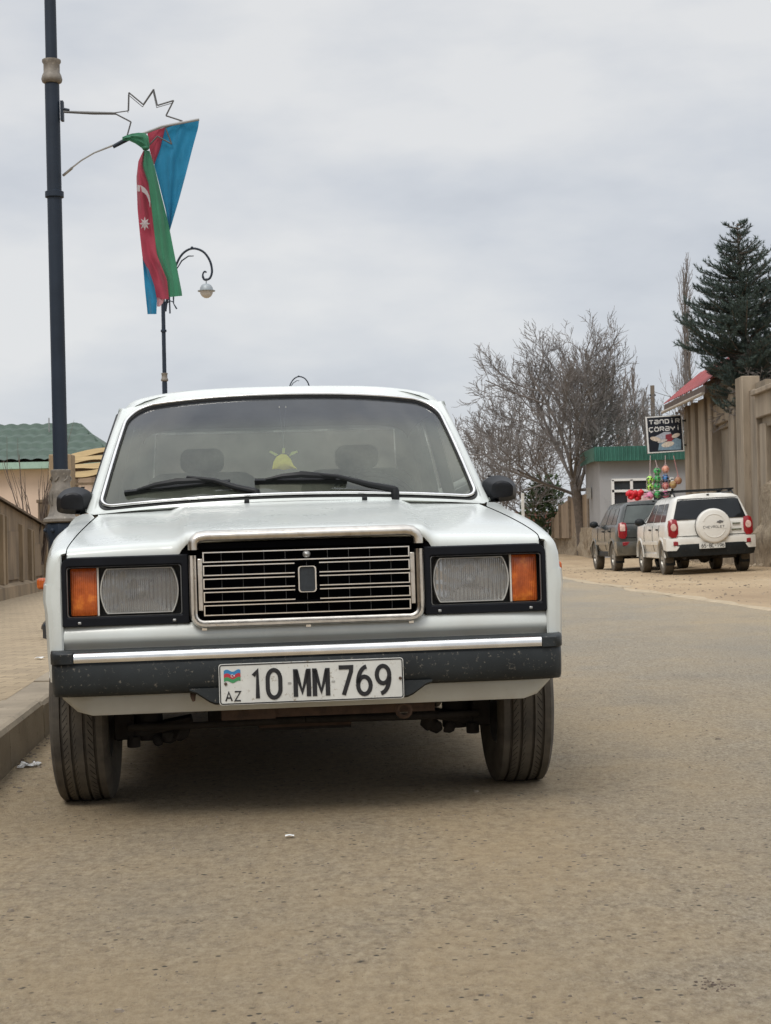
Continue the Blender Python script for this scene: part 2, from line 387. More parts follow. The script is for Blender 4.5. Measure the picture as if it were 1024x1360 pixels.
# --- hood
mb = MB()
ysh = [-.575, -.571, -.565, -.55, -.52, -.46, -.38, -.28, -.15, 0, .15, .3, .42, .52, .585]
xsh = [0, .1, .2, .28, .325, .345, .36, .375, .395, .43, .5, .58, .64, .675, .688]
def hood_z(x, y):
    s = max(0, (y + .56) / 1.15)
    side = .806 + .126 * s ** .78 - .012 * (x / .69) ** 4
    cen = .838 + .112 * s ** .9 + .006 * (1 - (x / .36) ** 2)
    w = 1 - sst(.335 + .05 * s, .385 + .06 * s, x)
    return lerp(side, max(cen, side), w)
def hood_pt(x, y):
    cenw = 1 - sst(.335, .385, x)
    yy = y if y > -.5 else -.5 + (y + .5) * lerp(.72, 1.0, cenw)
    z = hood_z(x, yy)
    if y <= -.55:      # rolled nose
        k = {-.575: 1.0, -.571: .55, -.565: .25, -.55: .06}[y]
        z -= k * lerp(.026, .02, cenw)
    return (x, yy, z)
full = [-x for x in xsh[::-1]][:-1] + xsh
rows = [[((1 if x >= 0 else -1) * hood_pt(abs(x), y)[0],) + hood_pt(abs(x), y)[1:] for x in full] for y in ysh]
low = [(p[0], p[1] + .004, p[2] - .022 if abs(p[0]) > .37 else p[2] - .01) for p in rows[0]]
low2 = [(p[0], p[1] + .03, p[2] - .004) for p in low]
rows = [low2, low] + rows
mb.grid(rows)
hood = mb.build('hood', white, car, smooth=50)
# gaps beside the hood
mb = MB()
for s in (-1, 1): mb.grid([[(s * .6865, y, interp(zt_tab, y) - .010), (s * .6935, y, interp(zt_tab, y) - .010)] for y in (-.555, -.5, -.4, -.2, 0, .3, .6)]); mb.build('hood_seam', void, car); mb = MB()
for x in (-.16, .26):
    m2 = MB(); m2.box((x, .50, hood_z(abs(x), .50) + .005), (.018, .022, .014)); m2.build('washer_nozzle', black, hood, bevel=.003)

# --- chrome cap over the grille
capw = []
mb = MB()
path = [(-.327, .788), (-.327, .805), (-.322, .816), (-.310, .824), (-.29, .827), (.29, .827), (.310, .824), (.322, .816), (.327, .805), (.327, .788)]
rows = []
for i, (x, z) in enumerate(path):
    # outward normal in xz
    a = Vector(path[max(i - 1, 0)]); b = Vector(path[min(i + 1, 9)]); d = (b - a).normalized(); n = Vector((-d.y, d.x))
    row = []
    for (o, y) in ((-.017, -.535), (-.016, -.580), (-.011, -.587), (0, -.590), (.008, -.587), (.015, -.578), (.018, -.562), (.014, -.50)):
        row.append((x + n.x * o * .9, y, z + n.y * o * .9))
    rows.append(row)
mb.grid(rows)
mb.build('chrome_cap', chrome_old, hood, smooth=60)

# --- grille
mb = MB(); mb.box((0, -.50, .690), (.70, .02, .25)); mb.box((-.352, -.53, .69), (.03, .05, .2)); mb.box((.352, -.53, .69), (.03, .05, .2)); mb.box((0, -.54, .797), (.62, .04, .016))
grille = mb.build('grille', void, car)
def frame_U():
    mb = MB()
    r = .03
    path = [(-.329, .772), (-.329, .60)] + [(-.329 + r - r * cos(radians(a)), .573 + r - r * sin(radians(a))) for a in (0, 22, 45, 67, 90)] + [(.329 - r + r * sin(radians(a)), .573 + r - r * cos(radians(a))) for a in (0, 22, 45, 67, 90)] + [(.329, .60), (.329, .772)]
    rows = []
    for i, p in enumerate(path):
        a = Vector(path[max(i - 1, 0)]); b = Vector(path[min(i + 1, len(path) - 1)]); d = (b - a).normalized(); n = Vector((-d.y, d.x))
        row = []
        for (o, y) in ((-.011, -.53), (-.011, -.585), (-.006, -.592), (.001, -.592), (.004, -.584), (.010, -.580), (.011, -.53)):
            row.append((p[0] - n.x * o * -1, y, p[1] - n.y * o * -1))
        rows.append(row)
    mb.grid(rows)
    for e in (rows[0], rows[-1]): k = mb.add(e); mb.face(range(k, k + 7))
    return mb
frame_U().build('grille_frame', chrome_old, grille, smooth=50)
for s in (-1, 1):
    m2 = MB(); m2.box((s * .308, -.566, .687), (.014, .02, .15)); m2.build('side_strip', chrome_old, grille, bevel=.002)
mb = MB()
for i in range(-4, 5): mb.box((i * .0616, -.556, .69), (.0014, .012, .184))
mb.build('vertical_bars', M('bar_dark', (.09, .09, .09), .5, .3, var=.2), grille)
for k in range(5):
    zt = .779 - k * .0383; zb = zt - .0275; y = -.574; m2 = MB()
    gaps = [(-.298, .298)] if k in (0, 4) else [(-.298, -.036), (.036, .298)]
    for a, b in gaps:
        for z in (zt, zb): m2.box(((a + b) / 2, y, z), (b - a, .010, .0031))
        e = a if a == -.298 else b
        for ex in ((a, b) if len(gaps) == 1 else (e,)): m2.box((ex, y, (zt + zb) / 2), (.0036, .0096, zt - zb + .0034))
        m2.box(((a + b) / 2, y + .010, (zt + zb) / 2), (b - a - .004, .008, .0012)) if False else None
    m2.build('slat', chrome, grille)
    m3 = MB(); m3.box((0, -.562, zb - .0052), (.60, .016, .0045)); m3.build('slat_shade_strip', void, grille)  # near-black strip below each slat, put in as painted shade
mb = MB(); ol = rrect(-.028, .028, .655, .733, .009, 4)
mb.grid([[(p[0], y, p[1]) for p in ol] for y in (-.57, -.584)] + [[(p[0] * .93, -.587, .694 + (p[1] - .694) * .97) for p in ol], [(p[0] * .80, -.587, .694 + (p[1] - .694) * .92) for p in ol], [(p[0] * .78, -.580, .694 + (p[1] - .694) * .91) for p in ol]], closed=True)
bd = mb.build('badge', chrome, grille)
mb = MB(); mb.prism([(p[0] * .78, .694 + (p[1] - .694) * .91) for p in ol], lambda x, z: (x, -.5815, z), lambda x, z: (x, -.575, z)); mb.build('badge_plate', M('badge_face', (.02, .025, .03), .5, var=.3, vscale=90), bd)
mb = MB(); mb.dome(rrect(-.011, .011, .756, .776, .009, 4), (0, .766), lambda x, z, k: (x, -.578 - .008 * (1 - k * k), z)); mb.build('lock_emblem', steel, grille)
for x in (-.30, 0.0, .30):
    m2 = MB(); m2.box((x, -.566, .559), (.014, .01, .008)); m2.build('frame_clip', chrome, grille)

# --- headlamps
orange_m, nt, b = new_mat('amber_lens'); oc = texco(nt)
wv = nt.nodes.new('ShaderNodeTexWave'); wv.inputs['Scale'].default_value = 55; nt.links.new(oc, wv.inputs['Vector'])
n = nz(nt, 22, 3, .6, vec=oc); r = ramp(nt, n.outputs[0], [(.3, (.30, .055, .012)), (.55, (.52, .11, .02)), (.75, (.85, .26, .04))])
nt.links.new(r.outputs[0], b.inputs['Base Color']); b.inputs['Roughness'].default_value = .22
b.inputs['Subsurface Weight'].default_value = .0
bump(nt, b, wv.outputs[1], .35, .003)
refl_m, nt, b = new_mat('lamp_reflector'); oc = texco(nt); b.inputs['Metallic'].default_value = .7; b.inputs['Roughness'].default_value = .16
n = nz(nt, 14, 4, .6, vec=oc); r = ramp(nt, n.outputs[0], [(.3, (.62, .61, .59)), (.7, (.92, .92, .90))]); nt.links.new(r.outputs[0], b.inputs['Base Color'])
n = nz(nt, 20, 2, .5, vec=oc); bump(nt, b, n.outputs[0], 1.0, .05)
flute_m = glass_mat('fluted_lens', (.96, .96, .94), dust=.20, dustc=(.92, .90, .86), gl=.14, rough=.05)  # near-white dust colour brightens the lens in place of reflected light
nt = flute_m.node_tree; oc = texco(nt)
bp = nt.nodes.new('ShaderNodeBump'); bp.inputs['Strength'].default_value = 1; bp.inputs['Distance'].default_value = .006
wv = nt.nodes.new('ShaderNodeTexWave'); wv.inputs['Scale'].default_value = 26; wv.inputs['Distortion'].default_value = .8; nt.links.new(mapping(nt, oc, (1, .2, .12)), wv.inputs['Vector'])
vo = nt.nodes.new('ShaderNodeTexVoronoi'); vo.inputs['Scale'].default_value = 26; nt.links.new(oc, vo.inputs['Vector'])
ma = nt.nodes.new('ShaderNodeMath'); ma.operation = 'ADD'; nt.links.new(wv.outputs[1], ma.inputs[0]); nt.links.new(vo.outputs[0], ma.inputs[1])
nt.links.new(ma.outputs[0], bp.inputs['Height'])
for nd in nt.nodes:
    if nd.type in ('BSDF_GLOSSY', 'FRESNEL'): nt.links.new(bp.outputs[0], nd.inputs['Normal'])
bezel_m = M('lamp_surround', (.004, .005, .008), .45, var=.4, vscale=12, ior=1.3)
for s in (-1, 1):
    # surround: rounded outer outline, rectangular hole
    mb = MB(); X = lambda x: s * x
    n = 28
    r1, r2 = .028, .004
    o1 = rrect(.342, .704, .577, .777, [r1, .002, .003, .006] , 6)
    o2 = rrect(.362, .690, .604, .748, .008, 6)
    mb.grid([[(X(p[0]), -.535, p[1]) for p in o1], [(X(p[0]), -.562, p[1]) for p in o1], [(X(lerp(p[0], q[0], .12)), -.566, lerp(p[1], q[1], .12)) for p, q in zip(o1, o2)],
             [(X(lerp(p[0], q[0], .85)), -.566, lerp(p[1], q[1], .85)) for p, q in zip(o1, o2)], [(X(q[0]), -.561, q[1]) for q in o2], [(X(q[0]), -.52, q[1]) for q in o2]], closed=True)
    hl = mb.build('headlight', bezel_m, car, smooth=30)
    # housing behind
    m2 = MB(); m2.grid([[(X(q[0]), y, q[1]) for q in o2] for y in (-.522, -.500)] + [[(X(.526 + (q[0] - .526) * .01), -.50, .676 + (q[1] - .676) * .01) for q in o2]], closed=True)
    m2.build('housing', M('lamp_housing', (.05, .048, .045), .5, var=.3, vscale=20), hl)
    # main lens : barrel outline
    ol = []
    cx, cz, hw, hh = .484, .676, .1135, .066
    for i in range(12): a = radians(-38 + 76 * i / 11); ol.append((cx + hw * (.86 + .14 * cos(a * 2.2)) , cz + hh * sin(a) / sin(radians(38)) * .90))
    ol += [(cx + .094, cz + hh), (cx + .04, cz + hh), (cx - .04, cz + hh), (cx - .094, cz + hh)]
    for i in range(12): a = radians(38 - 76 * i / 11); ol.append((cx - hw * (.86 + .14 * cos(a * 2.2)), cz + hh * sin(a) / sin(radians(38)) * .90))
    ol += [(cx - .094, cz - hh), (cx - .04, cz - hh), (cx + .04, cz - hh), (cx + .094, cz - hh)]
    m2 = MB(); m2.grid([[(X(cx + (p[0] - cx) * k), -.527 + .0 + dy, cz + (p[1] - cz) * k) for p in ol] for k, dy in ((1.0, .02), (1.0, -.012), (.985, -.016), (.965, -.016), (.955, -.010), (.95, .01))], closed=True)
    m2.build('lens_rim', M('lens_rim', (.55, .54, .5), .3, .3, var=.1, vscale=30), hl)
    m2 = MB(); m2.dome(ol, (cx, cz), lambda x, z, k: (X(x), -.505 + .055 * (1 - k * k), z), 8); m2.build('reflector', refl_m, hl)
    m2 = MB(); m2.ico((X(cx), -.50, cz), .016, 2, 0, (1, 1.2, 1)); m2.build('bulb', M('bulb_glass', (.5, .5, .48), .1, .5, var=.1), hl)
    m2 = MB(); m2.dome([(cx + (p[0] - cx) * .96, cz + (p[1] - cz) * .96) for p in ol], (cx, cz), lambda x, z, k: (X(x), -.538 - .006 * (1 - k * k), z), 8)
    m2.build('lens', flute_m, hl)
    m2 = MB(); m2.dome(rrect(.606, .681, .608, .744, .004, 4), (.643, .676), lambda x, z, k: (X(x), -.532 - .006 * (1 - k ** 4), z), 6)
    m2.grid([[(X(p[0]), y, p[1]) for p in rrect(.606, .681, .608, .744, .004, 4)] for y in (-.505, -.532)], closed=True)
    m2.build('turn_signal', orange_m, hl, label='amber turn signal')
    m2 = MB(); m2.box((X(.6025), -.532, .676), (.005, .016, .138)); m2.build('divider', M('pale_divider', (.6, .56, .5), .4, var=.1), hl)
    m2 = MB(); q = rrect(.362, .690, .604, .748, .008, 6); m2.grid([[(X(.526 + (p[0] - .526) * k), y, .676 + (p[1] - .676) * k) for p in q] for k, y in ((1.0, -.556), (1.0, -.560), (.985, -.561), (.98, -.556))], closed=True)
    m2.build('cover_rim', M('cover_rim', (.16, .16, .155), .3, var=.2), hl)
    m2 = MB(); m2.prism(q, lambda x, z: (X(x), -.5570, z), lambda x, z: (X(x), -.5555, z)); pass
    for cx2 in (.385, .655): 
        m3 = MB(); m3.box((X(cx2), -.568, .588), (.010, .006, .008)); m3.build('screw', steel, hl, bevel=.002)

# --- bumper
def bump_path(y0):
    out = []
    for x in (-.735, -.733, -.722, -.70, -.66): out.append((x, y0 + {-.735: .16, -.733: .06, -.722: .028, -.70: .012, -.66: .003}[x]))
    return out + [(-.28, y0), (0, y0 - .002), (.28, y0)] + [(-x, y) for x, y in out[::-1]]
prof = [(-.02, .505), (.0, .5095), (-.004, .5090), (0, .50)]
def bump_grid(prof, path, lowfn=None):
    rows = []
    for x, y in path:
        sx = (abs(x) / .735) ** 12
        rows.append([(x * (1 - dy * .0) , y + dy, (z if not lowfn else lowfn(x, z))) for dy, z in prof])
    return rows
mb = MB()
path = bump_path(-.665)
mb.grid(bump_grid([(.10, .512), (.035, .512), (.014, .508), (.010, .478), (.002, .474), (-.002, .455), (0, .42), (.006, .395), (.02, .384), (.06, .384)], path))
# centre drop that carries the plate
m_rows = []
for x in [-.345, -.325, -.305, -.29, -.275] + [-.27 + .54 * i / 6 for i in range(7)] + [.275, .29, .305, .325, .345]:
    d = .386 - .038 * (1 - sst(.268, .345, abs(x)))
    m_rows.append([(x, -.664, .397), (x, -.6645, d + .006), (x, -.655, d), (x, -.61, d)])
mb.grid(m_rows)
bumper = mb.build('front_bumper', plastic, car, smooth=40)
mb = MB(); mb.grid([[(x, y, z) for y, z in ((-.658, .508), (-.666, .506), (-.670, .4945), (-.668, .481), (-.660, .4785))] for x in [-.665 + 1.33 * i / 12 for i in range(13)]])
for s in (-1, 1):
    k = mb.add([(s * .665, y, z) for y, z in ((-.658, .508), (-.666, .506), (-.670, .4945), (-.668, .481), (-.660, .4785))]); mb.face(range(k, k + 5))
mb.build('chrome_strip', chrome, bumper, smooth=60)
for s in (-1, 1):
    m2 = MB(); m2.grid([[(s * x, y - .001, z) for y, z in ((-.665 + o + .03, .5135), (-.665 + o + .008, .5125), (-.665 + o - .004, .505), (-.665 + o - .004, .479), (-.665 + o + .004, .4755))] for x, o in ((.667, .0), (.70, .008), (.722, .024), (.735, .058), (.738, .16))])
    m2.build('end_cap', plastic, bumper, smooth=50)
# plate
PL0 = Matrix.Translation((0, -.6735, .405))
plate_m = M('plate_white', (.62, .62, .58), .45, var=.08, vscale=20, spots=(.3, .25, .18), spot_scale=60)
mb = MB(); ol = rrect(-.262, .262, .3475, .4635, .008, 4)
mb.prism(ol, lambda x, z: (x, -.6745, z), lambda x, z: (x, -.668, z))
plate = mb.build('number_plate', plate_m, car, smooth=30)
ink = M('plate_ink', (.012, .012, .014), .45, var=.4, vscale=60)
pf = lambda x, z, d: (x, -.6747 - d, z)
mb = MB(); o2 = rrect(-.2585, .2585, .351, .460, .006, 4); ribbon(mb, o2 + [o2[0]], .003, pf, .0008); mb.build('plate_border', ink, plate)
mb = MB()
text(mb, '1', -.176, .364, .045, .078, 0, .0118, pf, .0015); text(mb, '0', -.128, .364, .042, .078, 0, .0118, pf, .0015)
text(mb, 'MM', -.050, .364, .045, .078, .009, .0128, pf, .0015)
text(mb, '769', .074, .364, .042, .078, .012, .0118, pf, .0015)
mb.build('plate_number', ink, plate)
mb = MB(); text(mb, 'AZ', -.2445, .3595, .019, .0255, .006, .0042, pf, .0012); mb.build('country_code', ink, plate)
mb = MB(); 
for x in (-.063, .061): mb = MB(); mb.prism(rrect(x - .005, x + .005, .400, .406, .002, 2), lambda a, z: (a, -.6755, z), lambda a, z: (a, -.674, z)); mb.build('sticker', M('sticker_grey', (.42, .42, .40), .3, .4, var=.2), plate)
fb, fr_, fg = M('flag_blue', (.03, .20, .42), .6, var=.1), M('flag_red', (.45, .03, .05), .6, var=.1), M('flag_green', (.05, .26, .10), .6, var=.1)
for mm, z0, nm in ((fb, .434, 'blue'), (fr_, .4235, 'red'), (fg, .413, 'green')):
    mb = MB(); rows = []
    for i in range(9):
        x = -.2475 + .0465 * i / 8; w = .0035 * sin(i * 1.1); rows.append([(x, -.6757, z0 + w), (x, -.6757, z0 + w + .0107)])
    mb.grid(rows); mb.build('flag_mark', mm, plate)
mb = MB(); ribbon(mb, arc(-.2235, .4300, .0040, .0040, 60, 300, 10), .0014, lambda x, z, d: (x, -.676 - d, z), .0004); mb.prism([( -.2185 + .0022 * cos(radians(45 * i)) , .4300 + .0022 * sin(radians(45 * i))) for i in range(8)], lambda x, z: (x, -.6764, z), lambda x, z: (x, -.6758, z))
mb.build('crescent_mark', plate_m, plate)
for x, z in ((-.243, .408), (.252, .4055)):
    m2 = MB(); m2.lathe([(.0045, 0), (.0045, .003), (.002, .004)], Matrix.Translation((x, -.6745, z)) @ Matrix.Rotation(pi / 2, 4, 'X'), 10); m2.build('bolt', rust, plate)
# apron below the bumper
mb = MB()
rows = []
for i in range(33):
    x = -.715 + 1.43 * i / 32; e = abs(x)
    q_ = min(.93, max(0, (e - .625) / .09)); zb = .322 + .075 * (1 - sqrt(max(0, 1 - q_ * q_)))
    yy = -.57 + .05 * sst(.62, .72, e)
    rows.append([(x, yy + .03, .43), (x, yy + .006, .40), (x, yy, max(.37, zb + .016)), (x, yy + .002, zb + .012), (x, yy + .010, zb), (x, yy + .03, zb)])
mb.grid(rows); mb.build('front_apron', white, car, smooth=50)
for x in (-.335, .255):
    m2 = MB(); m2.tube([(x, -.615, .392), (x - .002, -.63, .372), (x, -.63, .358)], [.010, .008, .004], 8); m2.build('drain_tab', rust, car)

# --- wheels
def wheel(cx, cy, steer=0, full=True, front=True):
    w = MB(); hw = .088; R = .291
    prof = [(.165, -.066), (.19, -.078), (.235, -.0885), (.262, -.087), (.278, -.0815), (.287, -.074)]
    gro = (-.050, -.019, .019, .050); prev = -.074
    for gx in gro:
        rr = R - .012 * (abs(gx + .0) / .074) ** 3
        prof += [(lerp(.287, rr, .6) if prev < -.07 else rr, (prev + gx) / 2), (rr, gx - .0045), (rr - .009, gx - .003), (rr - .009, gx + .003), (rr, gx + .0045)]; prev = gx
    prof += [(.287, .062), (.287, .074), (.278, .0815), (.262, .087), (.235, .0885), (.19, .078), (.165, .066)]
    Mx = Matrix.Rotation(pi / 2, 4, 'Y'); w.lathe(prof, Mx, 96, cap=False)
    w.mi = 1; N = 78
    for i in range(N):
        a = 2 * pi * i / N
        for x0, x1, sl in ((-.082, -.055, .010), (-.045, -.030, .022), (.030, .045, -.022), (.055, .082, -.010), (-.014, -.006, .02)):
            pts = []
            for x, dd in ((x0, 0), (x1, sl)):
                rr = R - .012 * (abs(x) / .074) ** 3 - (.004 if abs(x) > .07 else 0) + .0006 - (.008 if abs(x) > .08 else 0) + .0006
                for da in (-.0048, .0048):
                    aa = a + dd / R + da; pts.append((x, rr * sin(aa), rr * cos(aa)))
            k = w.add([pts[0], pts[1], pts[3], pts[2]]); w.face((k, k + 1, k + 2, k + 3))
    w.mi = 0
    root = w.build('wheel', [tyre_m, void], car, smooth=30, fix=False)
    root.location = (cx, cy, .289); root.rotation_euler = (0, 0, steer)
    s = 1 if cx > 0 else -1
    rm = MB(); rm.lathe([(.166, -.064), (.160, -.07), (.150, .0), (.148, .045), (.13, .05), (.10, .035), (.07, .05), (.04, .062), (.001, .064)], Mx if s > 0 else Matrix.Rotation(-pi / 2, 4, 'Y'), 32, cap=False)
    rm.build('rim', M('rim_steel', (.4, .4, .38), .4, .7, var=.2), root)
    return root
wheel(-.692, 0, -.02); wheel(.692, 0, -.02); wheel(-.66, 2.424); wheel(.66, 2.424)

# --- underside
mb = MB()
mb.box((0, .1, .262), (.62, .12, .07)); mb.box((0, .05, .30), (1.0, .22, .06))
for s in (-1, 1):
    mb.bar((s * .36, .0, .24), (s * .60, 0, .20), .10, .03); mb.bar((s * .36, .0, .36), (s * .58, 0, .37), .08, .03)
    mb.tube([(s * .50, .02, .18), (s * .50, .02, .46)], .045, 12)
    mb.box((s * .575, -.01, .27), (.06, .10, .16)); mb.tube([(s * .56, -.11, .235), (s * .34, -.13, .235), (0, -.14, .24)], .012, 8)
    mb.tube([(s * .545, -.05, .165), (s * .545, -.05, .20)], .022, 10)
    mb.ico((s * .43, -.02, .19), .03, 1, .3); mb.ico((s * .47, -.04, .182), .022, 1, .3); mb.ico((s * .40, -.02, .205), .035, 1, .3)
mb.build('suspension', under, car, smooth=35, bevel=.004)
mb = MB(); mb.grid([[(x * k, y, z) for x in (-.17, -.13, 0, .13, .17)] for y, z, k in ((-.10, .32, 1), (-.12, .25, .95), (-.10, .215, .85), (.2, .20, .8), (.5, .23, .8))])
mb.box((0, .1, .30), (.34, .4, .05)); mb.box((-.18, -.44, .30), (.16, .05, .035)); mb.box((.1, -.42, .30), (.55, .06, .03))
mb.build('engine_sump', rust, car, smooth=50)
mb = MB(); mb.tube([(.275 + .02 * cos(radians(a)), -.52, .298 + .02 * sin(radians(a))) for a in range(0, 360, 30)], .007, 6, closed=True); mb.build('tow_eye', rust, car)
mb = MB(); mb.box((0, 1.6, .33), (1.42, 3.2, .02)); mb.box((0, 1.6, .25), (.3, 3.3, .10)); mb.box((-.45, .35, .45), (.28, .04, .36)); mb.box((.45, .35, .45), (.28, .04, .36)); mb.box((0, -.30, .50), (1.0, .02, .32))
for s in (-1, 1):
    mb.box((s * .545, .0, .66), (.02, .72, .36)) if False else None
    mb.box((s * .50, 0, .60), (.02, .80, .34)); mb.box((s * .64, .05, .66), (.26, .70, .015)); mb.box((s * .64, .37, .45), (.28, .02, .40))
    mb.box((s * .50, 2.424, .60), (.02, .80, .34)); mb.box((s * .64, 2.424, .66), (.26, .72, .015)); mb.tube([(s * .62, 2.424, .285), (0, 2.424, .285)], .045, 10)
mb.build('floor_pan', under, car, smooth=0)

# --- cabin
def ws(u, t):
    "windscreen surface, u -1..1 across, t 0..1 up"
    xb, xt = .690, .602
    x = lerp(xb, xt, t) * u
    y = lerp(.53 + .12 * abs(u) ** 2.2, 1.03 + .10 * abs(u) ** 2.2, t)
    z = lerp(.968 - .026 * u * u, 1.372 - .035 * abs(u) ** 2.5, t)
    nrm = Vector((0, -.62, .78)) * (.012 * sin(pi * min(max(t, 0), 1)))
    return Vector((x, y, z)) + nrm
def outl(m, r_top, r_bot):
    # rounded rectangle in metric-ish uv then scaled
    pts = rrect(-.66 - m, .66 + m, 0 - m, .62 + m, [r_top, r_top, r_bot, r_bot], 10)
    # resample long edges
    out = []
    for i in range(len(pts)):
        a = Vector(pts[i]); b = Vector(pts[(i + 1) % len(pts)]); n = max(1, int((b - a).length / .06))
        for k in range(n): out.append(tuple(a.lerp(b, k / n)))
    return out
def uvp(p, off=0):
    P = ws(p[0] / .66, p[1] / .62); return P + Vector((0, -.62, .78)) * off
o_gl = outl(-.012, .105, .05)
o_of = lambda m: outl_same(m)
def outl_same(m):
    # offset keeping the vertex count: scale about centre
    return [(p[0] * (1 + m / .65), .31 + (p[1] - .31) * (1 + m / .30)) for p in o_gl]
mb = MB(); mb.dome(o_gl, (0, .31), lambda x, z, k: uvp((x, z)), 10)
wsh = mb.build('windscreen', wind_m, car, smooth=60)
mb = MB(); q = outl_same(.002); q1 = outl_same(.010)
mb.grid([[uvp(p, -.003) for p in o_gl], [uvp(p, .006) for p in q], [uvp(p, .006) for p in q1], [uvp(p, -.004) for p in q1]], closed=True)
mb.build('windscreen_seal', rubber, wsh, smooth=50)
mb = MB(); mb.tube([uvp(p, .0105) for p in outl_same(.0115)], .0060, 8, closed=True)
mb.build('chrome_trim', chrome, wsh, smooth=60)
mb = MB(); q = outl_same(.016); q1 = outl_same(.022); mb.grid([[uvp(p, -.002) for p in q], [uvp(p, .004) for p in q], [uvp(p, .004) for p in q1], [uvp(p, -.006) for p in q1]], closed=True)
mb.build('outer_seal', rubber, wsh, smooth=50)
# white surround
rect = outl_same(.02)
def outer_pt(p):
    x, z = p; k = 1.0
    # project ring to a larger, tighter-cornered rectangle
    sx = (.66 + .022) / max(abs(x), 1e-6); dz = z - .31; sz = ((.31 + (.030 if dz > 0 else .024)) / max(abs(dz), 1e-6))
    k = min(sx, sz); X, Z = x * k, .31 + dz * k
    return (X, Z)
mb = MB()
roofc = lambda x: 1.441 - .008 * (x / .4) ** 2 - (.0 if abs(x) < .45 else .20 * (abs(x) - .45) ** 1.7)
ro = [outer_pt(p) for p in rect]
mb.grid([[uvp(p, -.003) for p in outl_same(.018)], [uvp(((a[0] + b_[0]) / 2, (a[1] + b_[1]) / 2), .003) for a, b_ in zip(outl_same(.018), ro)], [uvp(p, -.002) for p in ro]], closed=True)
# roof
def roofz(x, y):
    x = min(abs(x), .6395); zz = interp(list(zip(rxs, rzs)), x); return zz + interp(ryo, y - 1.06) * (1 - .5 * (x / .67) ** 2) - .040 * (x / .67) ** 4 * max(0, 1 - (y - 1.12) / .20)
rxs = [0, .15, .3, .41, .50, .555, .592, .616, .630, .637, .640]
rzs = [1.441, 1.440, 1.436, 1.430, 1.420, 1.410, 1.398, 1.384, 1.370, 1.358, 1.345]
ryo = [(0, -.062), (.02, -.045), (.08, -.024), (.2, -.008), (.4, 0), (.8, 0), (1.0, -.012), (1.18, -.035), (1.30, -.062)]
def roof_row(y):
    dz = interp(ryo, y - 1.06); out = []
    for sgn in (-1, 1):
        rr = []
        for x, z in zip(rxs, rzs):
            yy = y + (.015 * (x / .67) ** 2 * max(0, 1 - (y - 1.06) / .5))
            xx = x * (1 - .10 * max(0, 1 - (y - 1.06) / .10) * (x / .67) ** 2) if y < 1.16 else x
            rr.append((sgn * xx, yy, z + dz * (1 - .5 * (x / .67) ** 2) - .040 * (x / .67) ** 4 * max(0, 1 - (y - 1.12) / .20)))
        out = (rr[::-1] if sgn < 0 else out + rr[1:])
    return out
ok_ = [q[1] > .56 for q in ro]; st_ = next(i for i in range(len(ro)) if ok_[i] and not ok_[i - 1])
sel = []
for i in range(len(ro)):
    if ok_[(st_ + i) % len(ro)]: sel.append(ro[(st_ + i) % len(ro)])
    else: break
rows_ = []
for q in sel:
    p = uvp(q, -.002); sx_ = 1 if p.x > 0 else -1; x2 = sx_ * min(.6385, abs(p.x) * 1.05); e2 = Vector((x2, p.y + .11, roofz(x2, p.y + .11) + .0015)); m2_ = Vector((lerp(p.x, x2, .5), p.y + .035, lerp(p.z, e2.z, .55) + .006))
    rows_.append([p, m2_, (m2_ + e2) / 2 + Vector((0, 0, .003)), e2])
mb.grid(rows_)
ry = [1.13, 1.16, 1.19, 1.22, 1.28, 1.4, 1.6, 1.86, 2.06, 2.2, 2.36]
mb.grid([roof_row(y) for y in ry])
# pillars
def Sside(y, t, s, off=0):
    x = lerp(.742, .641, t) + .003 * sin(pi * t); return Vector((s * (x + off), y, lerp(.935, 1.352, t)))
def pillar(y0b, y1b, y0t, y1t, s, off=0, n=6):
    rows = []
    for i in range(n + 1):
        t = i / n; rows.append([Sside(lerp(y0b, y0t, t), t, s, off - .03), Sside(lerp(y0b, y0t, t), t, s, off), Sside(lerp(y1b, y1t, t), t, s, off), Sside(lerp(y1b, y1t, t), t, s, off - .03)])
    return rows
for s in (-1, 1):
    rows = []
    for i in range(9):
        t = i / 8; a = uvp((s * lerp(.680, .672, t), lerp(-.02, .640, t)), -.002); b_ = Sside(lerp(.70, 1.17, t), t, s); c_ = Sside(lerp(.80, 1.24, t), t, s)
        m_ = (a + b_) / 2 + Vector((s * .004, -.012, 0)); rows.append([a, m_, b_, c_, c_ + Vector((-s * .03, 0, 0))])
    mb.grid(rows)
    mb.grid(pillar(1.62, 1.70, 1.64, 1.70, s)); mb.grid(pillar(2.42, 2.86, 2.30, 2.42, s))
    mb.grid([[Sside(y, t, s, .004) for t in (0, .03)] for y in (.7, 1.2, 1.8, 2.4, 2.8)]); mb.grid([[Sside(y, t, s, .004) for t in (.95, 1.0)] for y in (1.16, 1.5, 1.9, 2.42)])
